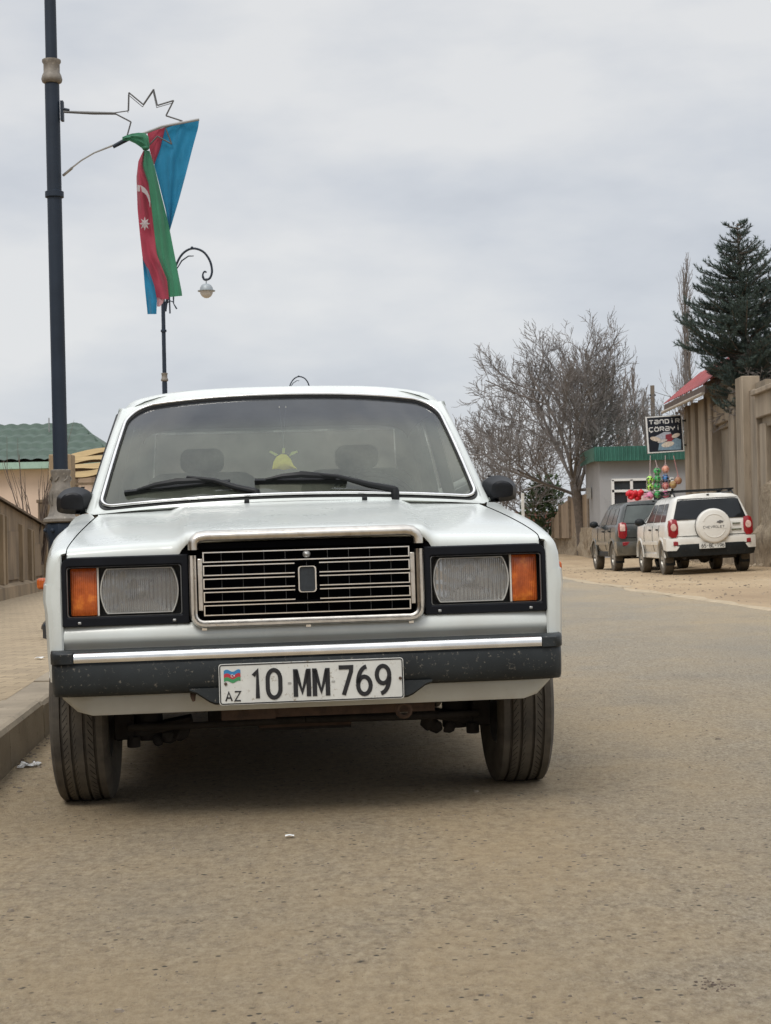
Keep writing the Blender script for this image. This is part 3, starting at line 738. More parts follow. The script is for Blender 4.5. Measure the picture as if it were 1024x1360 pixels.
# rear window surround
def rs(u, t): return Vector((u * lerp(.66, .60, t), lerp(2.86, 2.40, t) , lerp(.935, 1.375, t)))
mb.grid([[rs(u, t) for u in [-1 + i / 8 for i in range(17)]] for t in (-.02, .06)]); mb.grid([[rs(u, t) for u in [-1 + i / 8 for i in range(17)]] for t in (.90, 1.03)])
for s in (-1, 1): mb.grid([[rs(s * .93, t), rs(s * 1.02, t), rs(s * 1.12, t)] for t in (-.02, .3, .6, 1.03)])
mb.build('cabin_shell', white, car, smooth=40)
mb = MB(); mb.grid([[rs(u, t) for u in (-.94, 0, .94)] for t in (.05, .92)]); mb.build('rear_window', rear_glass, car)
for s in (-1, 1):
    m2 = MB(); m2.grid([[Sside(lerp(.80, 1.24, t), t, s, -.008), Sside(lerp(1.62, 1.64, t), t, s, -.008)] for t in (0, .25, .5, .75, 1)]); m2.grid([[Sside(1.70, t, s, -.008), Sside(lerp(2.42, 2.30, t), t, s, -.008)] for t in (0, .25, .5, .75, 1)])
    m2.build('side_window', side_glass, car)
    # wind deflector along the front door window
    rows = []
    for i in range(11):
        t = .03 + .93 * i / 10; y = lerp(.79, 1.22, t); p = Sside(y, t, s, .002); q_ = Sside(y + .07, t, s, .020); e = .6 + .4 * sin(pi * min(1, t * 1.1))
        rows.append([p, Sside(y + .01, t, s, .014 * e), q_, Sside(y + .075, t, s, .016)])
    m2 = MB(); m2.grid(rows); m2.build('wind_deflector', black, car, smooth=50)
    # door seams and handle
    for y in (.70, 1.66, 2.36): m2 = MB(); m2.grid([[(s * (interp(xs_tab, y) + o), y, z), (s * (interp(xs_tab, y) + o), y + .006, z)] for z, o in ((.82, .0015), (.70, .0075), (.655, .0105), (.62, .0055), (.5, .0015), (.36, -.0045))]); m2.build('door_seam', void, car)
    for y in (1.50, 2.22): m2 = MB(); m2.box((s * .818, y, .80), (.022, .13, .022)); m2.build('door_handle', chrome, car, bevel=.005)
# headliner, dash, seats
mb = MB(); mb.grid([[(p[0] * .97, p[1] + .01, p[2] - .03) for p in roof_row(y)] for y in ry[1:]]); mb.build('headliner', liner_m, car)
mb = MB()
mb.grid([[(x, y + .05 * (x / .66) ** 2, z) for x in [-.66 + 1.32 * i / 10 for i in range(11)]] for y, z in ((.60, .90), (.66, .925), (.80, .945), (.93, .94), (.97, .92), (.98, .85), (.96, .60))])
mb.build('dashboard', dash_m, car, smooth=50)
mb = MB()
for s in (-1, 1):
    mb.grid([[(s * .755, y, z), (s * .74, y, z)] for y, z in ((.7, .9), (2.6, .9))]) if False else None
    mb.box((s * .752, 1.65, .66), (.03, 1.9, .52))
mb.box((0, 2.62, .915), (1.3, .42, .02)); mb.build('door_cards', M('door_card', (.20, .19, .17), .8, var=.2), car)
mb = MB(); c0 = Vector((.33, 1.02, .895)); tilt = radians(62)
ring = [c0 + Vector((.19 * cos(a), .19 * sin(a) * cos(tilt), .19 * sin(a) * sin(tilt))) for a in [2 * pi * i / 40 for i in range(40)]]
mb.tube(ring, .012, 8, closed=True)
for a in (20, 160, 270): e = c0 + Vector((.19 * cos(radians(a)), .19 * sin(radians(a)) * cos(tilt), .19 * sin(radians(a)) * sin(tilt))); mb.tube([c0, e], .012, 6)
mb.tube([c0, c0 + Vector((0, -.25, -.12))], .03, 8); mb.build('steering_wheel', black, car)
for x in (-.34, .34):
    m2 = MB(); ol = rrect(x - .25, x + .25, .55, 1.12, [.09, .09, .02, .02], 5)
    m2.dome(ol, (x, .83), lambda a, z, k: (a, 1.70 + (z - .55) * .25 - .06 * (1 - k ** 3), z), 6); m2.dome(ol, (x, .83), lambda a, z, k: (a, 1.75 + (z - .55) * .25 + .03 * (1 - k ** 3), z), 6)
    m2.grid([[(p[0], y + (p[1] - .55) * .25, p[1]) for p in ol] for y in (1.70, 1.75)], closed=True)
    m2.box((x, 1.5, .50), (.5, .5, .16)); st = m2.build('front_seat', seat_m, car, smooth=50)
    m3 = MB(); ol = rrect(x - .095, x + .095, 1.12, 1.225, .04, 5); m3.dome(ol, (x, 1.175), lambda a, z, k: (a, 1.85 - .04 * (1 - k ** 3), z), 5); m3.grid([[(p[0], y, p[1]) for p in ol] for y in (1.85, 1.90)], closed=True); m3.dome(ol, (x, 1.175), lambda a, z, k: (a, 1.90 + .02 * (1 - k ** 3), z), 5)
    m3.build('headrest', seat_m, st)
mb = MB(); mb.box((0, 2.45, .66), (1.3, .16, .44)); mb.build('rear_seat', seat_m, car, bevel=.04, seg=3)
# wipers
for piv, tip, bl0, bl1 in (((-.125, .545, .958), ws(-.55, .145), ws(-.88, .100), ws(-.32, .120)), ((.375, .552, .953), ws(.05, .138), ws(-.19, .115), ws(.30, .105))):
    nv = Vector((0, -.62, .78)); piv = Vector(piv)
    m2 = MB(); tipu = tip + nv * .034; e0 = piv + Vector((0, 0, .03))
    kn = e0.lerp(tipu, .28)
    m2.tube([e0, kn, e0.lerp(tipu, .6) + nv * .012, tipu], [.013, .012, .008, .006], 8)
    wr = m2.build('wiper', black, car, smooth=60)
    m3 = MB(); m3.lathe([(.016, 0), (.016, .03), (.011, .045), (.005, .048)], Matrix.Translation(piv - Vector((0, 0, .008))), 12); m3.build('pivot_cap', black, wr)
    mid = (bl0 + bl1) / 2
    m4 = MB(); m4.bar(bl0 + nv * .008, bl1 + nv * .008, .008, .018, nv); m4.bar(bl0 + nv * .018, bl1 + nv * .018, .012, .005, nv)
    q0, q1 = bl0.lerp(bl1, .12), bl0.lerp(bl1, .88)
    m4.tube([q0 + nv * .02, bl0.lerp(bl1, .3) + nv * .034, mid + nv * .040, bl0.lerp(bl1, .7) + nv * .034, q1 + nv * .02], [.005, .010, .013, .010, .005], 6)
    m4.build('wiper_blade', black, wr)
# mirrors
for s in (-1, 1):
    ol = [(.722, .955), (.726, 1.000), (.745, 1.020), (.780, 1.031), (.822, 1.022), (.846, 1.002), (.853, .985), (.853, .952), (.846, .939), (.82, .933), (.775, .931), (.735, .936)]
    # refine outline
    fine = []
    for i in range(len(ol)):
        p0, p1, p2, p3 = [Vector(ol[(i + k) % len(ol)]) for k in (-1, 0, 1, 2)]
        for t in (0, .33, .66): fine.append(tuple(.5 * ((2 * p1) + (-p0 + p2) * t + (2 * p0 - 5 * p1 + 4 * p2 - p3) * t * t + (-p0 + 3 * p1 - 3 * p2 + p3) * t ** 3)))
    mb = MB(); cx, cz = .80, .972
    mb.dome(fine, (cx, cz), lambda x, z, k: (s * x, .75 - .055 * min(1, (1 - k) * 2.6) * (1 - .35 * max(0, (.992 - z) / .06) - .25 * max(0, (z - 1.0) / .03)), z), 8)
    mb.grid([[(s * p[0], y, p[1]) for p in fine] for y in (.75, .79)], closed=True); 
    mr = mb.build('door_mirror', mirror_black, car, smooth=24)
    m2 = MB(); m2.dome(fine, (cx, cz), lambda x, z, k: (s * (cx + (x - cx) * .92), .786, cz + (z - cz) * .92), 2); m2.build('mirror_glass', M('mirror_glass', (.7, .7, .7), .04, 1, var=.02), mr)
    m2 = MB(); m2.bar((s * .70, .78, .965), (s * .76, .775, .965), .05, .03); m2.prism([(.72, .93), (.90, .93), (.80, 1.03)], lambda y, z: (s * .765, y, z), lambda y, z: (s * (.785 if z < .95 else .758), y, z)); m2.build('mirror_arm', mirror_black, mr, bevel=.004)
    m2 = MB(); m2.box((s * .790, -.28, .70), (.030, .06, .034)); m2.build('side_repeater', orange_m, car, bevel=.008, label='amber side repeater')

# hanging ornament
mb = MB(); orn_c = Vector((.02, .98, 1.085))
orn = thing('hanging_ornament', 'small yellow air freshener with leafy ears hanging inside the windscreen of the white sedan', 'ornament', (0, 0, 0), (0, 0, 0))
carM = Matrix.Translation((-.278, 5.269, 0)) @ Matrix.Rotation(YAW, 4, 'Z') @ Matrix.Rotation(-.009, 4, 'Y')
def cm(p): return carM @ Vector(p)
orn.location = cm((-.01, .96, 1.118)); orn.rotation_euler = (0, -.009, YAW)
yel = M('ornament_yellow', (.95, .82, .16), .6, var=.15, vscale=60)
ol = [(-.046, -.032), (-.040, -.004), (-.028, .016), (-.008, .026), (.012, .022), (.026, .006), (.036, -.018), (.050, -.034), (.028, -.030), (.0, -.036), (-.022, -.031)]
m2 = MB(); m2.dome(ol, (0, -.01), lambda x, z, k: (x, -.008 * (1 - k * k), z), 4); m2.dome(ol, (0, -.01), lambda x, z, k: (x, .006, z), 2); m2.build('body', yel, orn)
for pts in ([(-.030, .018), (-.056, .034), (-.050, .040), (-.022, .024)], [(.020, .016), (.054, .030), (.052, .037), (.030, .032)], [(-.006, .028), (-.004, .048), (.006, .048), (.004, .028)]):
    m3 = MB(); m3.prism(pts, lambda x, z: (x, -.002, z), lambda x, z: (x, .003, z)); m3.build('leaf', M('leaf_pale', (.85, .95, .40), .5, var=.1), orn)
m3 = MB(); m3.tube([(0, 0, .048), (0, 0, .075), (-.012, 0, .21)], .0012, 5); m3.tube([(0, 0, .075), (.014, 0, .21)], .0012, 5); m3.build('string', M('string_white', (.6, .6, .55), .7, var=.1), orn)

# ================================================================== WORLD AND LIGHT
SUN_EL, SUN_AZ = radians(52), radians(203)     # azimuth from +Y clockwise: behind and left of the camera
w = bpy.data.worlds.new('World'); S.world = w; w.use_nodes = True; nt = w.node_tree; nt.nodes.clear()
out = nt.nodes.new('ShaderNodeOutputWorld'); bg = nt.nodes.new('ShaderNodeBackground'); bg2 = nt.nodes.new('ShaderNodeBackground')
sky = nt.nodes.new('ShaderNodeTexSky'); sky.sky_type = 'NISHITA'; sky.sun_disc = False; sky.sun_elevation = SUN_EL; sky.sun_rotation = SUN_AZ
nt.links.new(sky.outputs[0], bg.inputs[0]); bg.inputs[1].default_value = .08
tc = texco(nt, 'Generated')
n1 = nz(nt, 2.1, 5, .5, vec=mapping(nt, tc, (1, 1, 2.7), (.35, .15, .42)))
n2 = nz(nt, 7.0, 5, .55, vec=mapping(nt, tc, (1, 1, 2.6), (3.1, 1.7, .2)))
mx = nt.nodes.new('ShaderNodeMix'); mx.inputs[0].default_value = .28; nt.links.new(n1.outputs[0], mx.inputs[2]); nt.links.new(n2.outputs[0], mx.inputs[3])
cl = ramp(nt, mx.outputs[0], [(.37, (.50, .53, .585)), (.47, (.62, .645, .685)), (.58, (.755, .76, .765))])
sp = nt.nodes.new('ShaderNodeSeparateXYZ'); nt.links.new(tc, sp.inputs[0])
zr = nt.nodes.new('ShaderNodeMapRange'); zr.interpolation_type = 'SMOOTHSTEP'; zr.inputs[1].default_value = .30; zr.inputs[2].default_value = .95; zr.inputs[3].default_value = 1.0; zr.inputs[4].default_value = 2.3
nt.links.new(sp.outputs[2], zr.inputs[0])
nt.links.new(cl.outputs[0], bg2.inputs[0]); nt.links.new(zr.outputs[0], bg2.inputs[1])
ms = nt.nodes.new('ShaderNodeMixShader'); ms.inputs[0].default_value = .90
nt.links.new(bg.outputs[0], ms.inputs[1]); nt.links.new(bg2.outputs[0], ms.inputs[2]); nt.links.new(ms.outputs[0], out.inputs[0])
sl = bpy.data.lights.new('sun', 'SUN'); so = bpy.data.objects.new('sun', sl); COL.objects.link(so)
sl.energy = 1.4; sl.angle = radians(22); sl.color = (1, .96, .90)
sd = Vector((sin(SUN_AZ) * cos(SUN_EL), cos(SUN_AZ) * cos(SUN_EL), sin(SUN_EL)))
so.rotation_euler = sd.to_track_quat('Z', 'Y').to_euler()
S.view_settings.view_transform = 'Standard'; S.view_settings.look = 'None'; S.view_settings.exposure = .10; S.view_settings.gamma = 1
S.render.engine = 'CYCLES'; S.cycles.max_bounces = 8; S.cycles.transparent_max_bounces = 16; S.cycles.caustics_reflective = False; S.cycles.caustics_refractive = False

# ================================================================== GROUND
def road_mat():
    m, nt, b = new_mat('dusty_asphalt'); oc = texco(nt)
    big = nz(nt, .35, 5, .6, vec=mapping(nt, oc, (1, .45, 1)))
    mid = nz(nt, 2.2, 6, .62, vec=oc); fine = nz(nt, 80, 5, .9, vec=mapping(nt, oc, (1, .55, 1))); mf = nz(nt, 30, 6, .8, vec=mapping(nt, oc, (1, .7, 1)))
    sp = nt.nodes.new('ShaderNodeSeparateXYZ'); nt.links.new(oc, sp.inputs[0])
    # dust lies thick by the kerb and in front of the parked car, thinner on the driven lane
    dr = nt.nodes.new('ShaderNodeMapRange'); dr.interpolation_type = 'SMOOTHSTEP'; dr.inputs[1].default_value = 1.6; dr.inputs[2].default_value = -.4; dr.inputs[3].default_value = .15; dr.inputs[4].default_value = .62
    nt.links.new(sp.outputs[0], dr.inputs[0])
    a = nt.nodes.new('ShaderNodeMath'); a.operation = 'ADD'; nt.links.new(dr.outputs[0], a.inputs[0]); nt.links.new(big.outputs[0], a.inputs[1])
    a2 = nt.nodes.new('ShaderNodeMath'); a2.operation = 'MULTIPLY_ADD'; nt.links.new(mid.outputs[0], a2.inputs[0]); a2.inputs[1].default_value = .5; nt.links.new(a.outputs[0], a2.inputs[2])
    dm = ramp(nt, a2.outputs[0], [(.68, (0, 0, 0)), (1.0, (1, 1, 1))]); dm.color_ramp.elements[1].position = 1.0
    dsc = nt.nodes.new('ShaderNodeMath'); dsc.operation = 'MULTIPLY'; dsc.inputs[1].default_value = .8; nt.links.new(a2.outputs[0], dsc.inputs[0])
    nt.links.new(dsc.outputs[0], dm.inputs[0]); dm.color_ramp.elements[0].position = .60; dm.color_ramp.elements[1].position = .98
    asph = ramp(nt, fine.outputs[0], [(.35, (.08, .066, .05)), (.44, (.235, .205, .16)), (.52, (.36, .325, .26)), (.63, (.58, .52, .42))])
    dust = ramp(nt, mf.outputs[0], [(.37, (.27, .195, .11)), (.49, (.43, .325, .19)), (.61, (.56, .44, .275))])
    asph2 = mixc(nt, ramp(nt, mf.outputs[0], [(.38, (0, 0, 0)), (.62, (.35, .35, .35))]).outputs[0], asph.outputs[0], (.36, .325, .26))
    dust2 = mixc(nt, .40, dust.outputs[0], asph2)
    mot = nz(nt, 1.3, 6, .7, vec=mapping(nt, oc, (1, .8, 1), (4, 2, 0)))
    dust2 = mixc(nt, ramp(nt, mot.outputs[0], [(.45, (0, 0, 0)), (.62, (.4, .4, .4))]).outputs[0], dust2, (.46, .345, .20))
    c = mixc(nt, dm.outputs[0], asph2, dust2)
    c = mixc(nt, ramp(nt, mot.outputs[0], [(.34, (.28, .28, .28)), (.46, (0, 0, 0))]).outputs[0], c, (.24, .215, .175))
    # pits of bare dark stone
    v = nt.nodes.new('ShaderNodeTexVoronoi'); v.inputs['Scale'].default_value = 30; v.inputs['Randomness'].default_value = 1; nt.links.new(mapping(nt, oc, (1, 1, 1)), v.inputs['Vector'])
    vr = ramp(nt, v.outputs['Distance'], [(.13, (1, 1, 1)), (.20, (0, 0, 0))])
    pm = nz(nt, 5, 3, .6, vec=oc); pr = ramp(nt, pm.outputs[0], [(.46, (0, 0, 0)), (.58, (.9, .9, .9))])
    mu = nt.nodes.new('ShaderNodeMath'); mu.operation = 'MULTIPLY'; nt.links.new(vr.outputs[0], mu.inputs[0]); nt.links.new(pr.outputs[0], mu.inputs[1])
    c = mixc(nt, mu.outputs[0], c, (.05, .042, .032))
    # slow patches
    pt = ramp(nt, big.outputs[0], [(.36, (.88, .87, .86)), (.5, (.98, .945, .90)), (.64, (1.06, 1.0, .91))])
    mm = nt.nodes.new('ShaderNodeMix'); mm.data_type = 'RGBA'; mm.blend_type = 'MULTIPLY'; mm.inputs[0].default_value = 1; nt.links.new(c, mm.inputs[6]); nt.links.new(pt.outputs[0], mm.inputs[7])
    nt.links.new(mm.outputs[2], b.inputs['Base Color']); b.inputs['Roughness'].default_value = .93
    h = nt.nodes.new('ShaderNodeMath'); h.operation = 'ADD'; nt.links.new(fine.outputs[0], h.inputs[0]); nt.links.new(mf.outputs[0], h.inputs[1])
    bump(nt, b, h.outputs[0], 1.0, .014); return m
road_m = road_mat()
def dirt_mat():
    m, nt, b = new_mat('dry_dirt'); oc = texco(nt)
    n1 = nz(nt, .5, 6, .62, vec=mapping(nt, oc, (1, .35, 1))); n2 = nz(nt, 12, 6, .7, vec=oc); n3 = nz(nt, 60, 3, .7, vec=oc)
    c = ramp(nt, n1.outputs[0], [(.3, (.29, .20, .115)), (.55, (.44, .325, .195)), (.75, (.54, .43, .285))]).outputs[0]
    c = mixc(nt, ramp(nt, n2.outputs[0], [(.38, (.6, .6, .6)), (.55, (0, 0, 0))]).outputs[0], c, (.24, .18, .12))
    c = mixc(nt, ramp(nt, n3.outputs[0], [(.62, (0, 0, 0)), (.7, (.8, .8, .8))]).outputs[0], c, (.20, .16, .12))
    nt.links.new(c, b.inputs['Base Color']); b.inputs['Roughness'].default_value = .95
    bump(nt, b, n2.outputs[0], .8, .02); return m
dirt_m = dirt_mat()
def kerbx(y): return -1.385 - .088 * (y - 5.75) if y < 60 else -6.16 - .16 * (y - 60)
def redge(y): return (3.85 - .024 * (y - 16)) if y < 34 else 3.42 - .10 * (y - 34)
xs = [-3000, -1200, -500, -200, -80, -30, -15, -8, -5, -2, 0, 2, 4, 5, 6, 7, 8, 9, 10, 14, 25, 60, 200, 500, 1200, 3000]
yv = [-200, -50, -10, 0, 5, 10, 15, 20, 25, 30, 34, 38, 42, 44, 46, 48, 50, 52, 55, 60, 70, 100, 200, 500, 1200, 3500]
mb = MB(); mb.grid([[(x, y, g(x, y) - .006) for x in xs] for y in yv]); tag(mb.build('ground', dirt_m), kind='structure')
mb = MB(); rows = []
yy = -6
while yy < 90:
    a, b_ = kerbx(yy) - .02, redge(yy) + (.10 * noise.noise(Vector((yy * .5, 3, 0))) + .05 * noise.noise(Vector((yy * 2.5, 7, 0))))
    rows.append([(lerp(a, b_, t), yy, g(lerp(a, b_, t), yy) + .002 * (t < .999)) for t in (0, .2, .4, .6, .8, .93, 1)]); yy += .35 if yy < 40 else 1.5
mb.grid(rows); tag(mb.build('road', road_m), kind='structure')
# sandy verge strip along the road edge
sand = M('pale_sand', (.40, .32, .215), .95, var=.25, vscale=6, spots=(.25, .2, .15), spot_scale=30, bmp=.5, bscale=40, bd=.01)
mb = MB(); rows = []; yy = -5.5
while yy < 60:
    c = redge(yy) + .12 * noise.noise(Vector((yy * .4, 9, 0))); wd = .10 + .16 * noise.noise(Vector((yy * .7, 1, 4)))
    rows.append([(c - wd * .4, yy, g(c, yy) + .001), (c + wd * .4, yy, g(c, yy) + .016), (c + wd * 2, yy, g(c, yy) - .004)]); yy += .3
mb.grid(rows); tag(mb.build('verge', sand), kind='structure')
# pavement
PAV = .165
def pave_mat():
    m, nt, b = new_mat('paving_blocks'); oc = texco(nt)
    br = nt.nodes.new('ShaderNodeTexBrick'); nt.links.new(mapping(nt, oc, (1, 1, 1), rot=(0, 0, .09 )), br.inputs['Vector'])
    br.inputs['Scale'].default_value = 1; br.inputs['Brick Width'].default_value = .21; br.inputs['Row Height'].default_value = .105; br.inputs['Mortar Size'].default_value = .005; br.inputs['Mortar Smooth'].default_value = .5
    br.inputs['Color1'].default_value = (.42, .325, .21, 1); br.inputs['Color2'].default_value = (.30, .235, .155, 1); br.inputs['Mortar'].default_value = (.11, .085, .055, 1)
    n = nz(nt, 1.8, 6, .65, vec=oc); n2 = nz(nt, 40, 5, .7, vec=oc)
    c = mixc(nt, ramp(nt, n.outputs[0], [(.35, (.05, .05, .05)), (.65, (.6, .6, .6))]).outputs[0], br.outputs[0], (.36, .28, .18))
    c = mixc(nt, ramp(nt, n2.outputs[0], [(.6, (0, 0, 0)), (.72, (.6, .6, .6))]).outputs[0], c, (.17, .14, .10))
    nt.links.new(c, b.inputs['Base Color']); b.inputs['Roughness'].default_value = .92
    ad = nt.nodes.new('ShaderNodeMath'); ad.operation = 'MULTIPLY_ADD'; nt.links.new(br.outputs[1], ad.inputs[0]); ad.inputs[1].default_value = -1.2; nt.links.new(n2.outputs[0], ad.inputs[2])
    bump(nt, b, ad.outputs[0], .5, .006); return m
mb = MB(); rows = []
for yy in [-6 + 2 * i for i in range(48)]:
    k = kerbx(yy) - .17; rows.append([(x, yy, g(x, yy) + PAV - .004) for x in (k, k - .5, k - 1.5, k - 3, k - 6)])
mb.grid(rows); tag(mb.build('pavement', pave_mat()), kind='structure')
kerb_m = M('kerb_concrete', (.30, .25, .185), .9, var=.22, vscale=4, spots=(.15, .12, .09), spot_scale=22, bmp=.45, bscale=70, bd=.006)
mb = MB(); yy = -3.05; rng = random.Random(3)
while yy < 60:
    y1 = yy + .985; a, b_ = kerbx(yy), kerbx(y1); j = rng.uniform(-.006, .006); jz = rng.uniform(-.005, .005)
    pts = []
    for (x, y) in ((a, yy), (b_, y1)):
        z0 = g(x, y); x += j
        pts.append([(x + .012, y, z0 - .05), (x + .006, y, z0 + PAV - .022 + jz), (x - .004, y, z0 + PAV - .006 + jz), (x - .020, y, z0 + PAV + jz), (x - .168, y, z0 + PAV + jz), (x - .168, y, z0 - .05)])
    mb.grid(pts)
    for p in pts: k = mb.add(p); mb.face(range(k, k + 6))
    yy += 1.0
tag(mb.build('kerb', kerb_m, smooth=20), kind='structure')
# loose gravel on the road
gm = M('gravel_stone', (.20, .165, .125), .9, var=.55, vscale=1.5)
mb = MB(); rng = random.Random(11)
def pebble(x, y, z, r):
    k = len(mb.v); h = rng.uniform(.4, .8); a = rng.uniform(0, 6); 
    for i in range(5): q = r * rng.uniform(.7, 1.2); mb.v.append((x + q * cos(a + i * 1.257) * 1.3, y + q * sin(a + i * 1.257), z - .001))
    for i in range(5): q = r * rng.uniform(.4, .7); mb.v.append((x + q * cos(a + i * 1.257) * 1.3, y + q * sin(a + i * 1.257), z + r * h))
    for i in range(5): mb.face((k + i, k + (i + 1) % 5, k + 5 + (i + 1) % 5, k + 5 + i))
    mb.face([k + 5 + i for i in range(5)])
for i in range(4200):
    y = 2.2 + 13 * rng.random() ** 1.6; x = rng.uniform(max(kerbx(y) + .03, -.27 * y - .2), min(.27 * y + .2, 3.8)); r = .0012 + .0035 * rng.random() ** 3
    if rng.random() < .02: r *= 2
    pebble(x, y, g(x, y) + .002, r)
for i in range(1100):
    y = rng.uniform(15, 44); x = rng.uniform(3.4, 8.2); pebble(x, y, g(x, y) - .005, .006 + .018 * rng.random() ** 4)
for i in range(500):
    y = rng.uniform(3, 12); x = kerbx(y) + .015 + .12 * rng.random() ** 2; pebble(x, y, g(x, y) + .002, .002 + .006 * rng.random() ** 2)
tag(mb.build('gravel', gm, smooth=0), kind='stuff', label='loose grit and small stones scattered over the road and dirt', cat='gravel')
# tar stain and litter
mb = MB(); c = at(935, 1318, 3); y0 = 2.84; x0 = .555
rng = random.Random(5)
for i in range(60):
    a = rng.uniform(0, 6.3); q = .036 * rng.random(); pebble(x0 + q * cos(a), y0 + q * sin(a) * 1.3, g(x0, y0) + .002, rng.uniform(.001, .0035))
tag(mb.build('mud_crumbs', M('dark_mud', (.11, .08, .06), .9, var=.3, vscale=60), smooth=0), 'small dark clump of crumbled mud on the asphalt at the lower right', 'mud', )
mb = MB(); rows = []
rng = random.Random(2)
for i in range(7): rows.append([(-1.345 + .036 * (j - 3) / 3 + rng.uniform(-.004, .004), 6.02 + .05 * (i - 3) / 3 + .02 * j / 6, .004 + g(-1.35, 6) + abs(rng.gauss(0, .006))) for j in range(7)])
mb.grid(rows); lm = glass_mat('clear_wrapper', (.8, .8, .8), dust=.5, dustc=(.8, .8, .8), gl=.15)
tag(mb.build('plastic_wrapper', lm, smooth=0), 'crumpled clear plastic wrapper lying at the foot of the kerb', 'litter')
mb = MB(); mb.grid([[( -2.10 + .022 * j + .01 * i, 9.6 + .03 * i, g(-2, 9) + PAV + .004 + .006 * ((i + j) % 2)) for j in range(3)] for i in range(3)])
tag(mb.build('paper_scrap', M('paper_white', (.7, .7, .68), .8, var=.1), smooth=0), 'small white scrap of paper lying on the brick pavement', 'litter')
mb = MB(); p = at(352, 1107, 4.25); mb.grid([[(-.29 + .012 * j, 4.38 + .008 * i, g(0, 4) + .006 + .003 * ((i + j) % 2)) for j in range(3)] for i in range(3)])
tag(mb.build('paper_scrap', bpy.data.materials['paper_white'], smooth=0), 'tiny white scrap of paper on the road in front of the sedan', 'litter')
mb = MB(); mb.ico((-2.72, 13.1, g(-2.7, 13) + PAV + .035), .085, 2, .12, (1.0, 1, .6)); tag(mb.build('stone', M('grey_stone', (.11, .095, .08), .9, var=.3, vscale=20, bmp=.5)), 'dark loose stone lying on the pavement beside the sedan front wing', 'stone')

# ================================================================== HILLS
hill_m = M('hill_scrub', (.10, .115, .085), .95, var=.35, vscale=.01, bmp=0)
mb = MB(); rows = []
for j, (Y, k) in enumerate(((1500, 0), (1700, .45), (1950, .8), (2300, 1.0), (2700, .85), (3200, .3))):
    row = []
    for i in range(61):
        X = -1600 + 3200 * i / 60
        h = (14 + 30 * sst(-60, -260, X) + 30 * noise.noise(Vector((X * .0022, 4.2, .3))) + 20 * noise.noise(Vector((X * .009, 1.2, j * .4)))) 
        row.append((X, Y, -2 + max(0, h) * k * 1.25))
    rows.append(row)
mb.grid(rows); tag(mb.build('hills', hill_m, smooth=60), kind='structure')

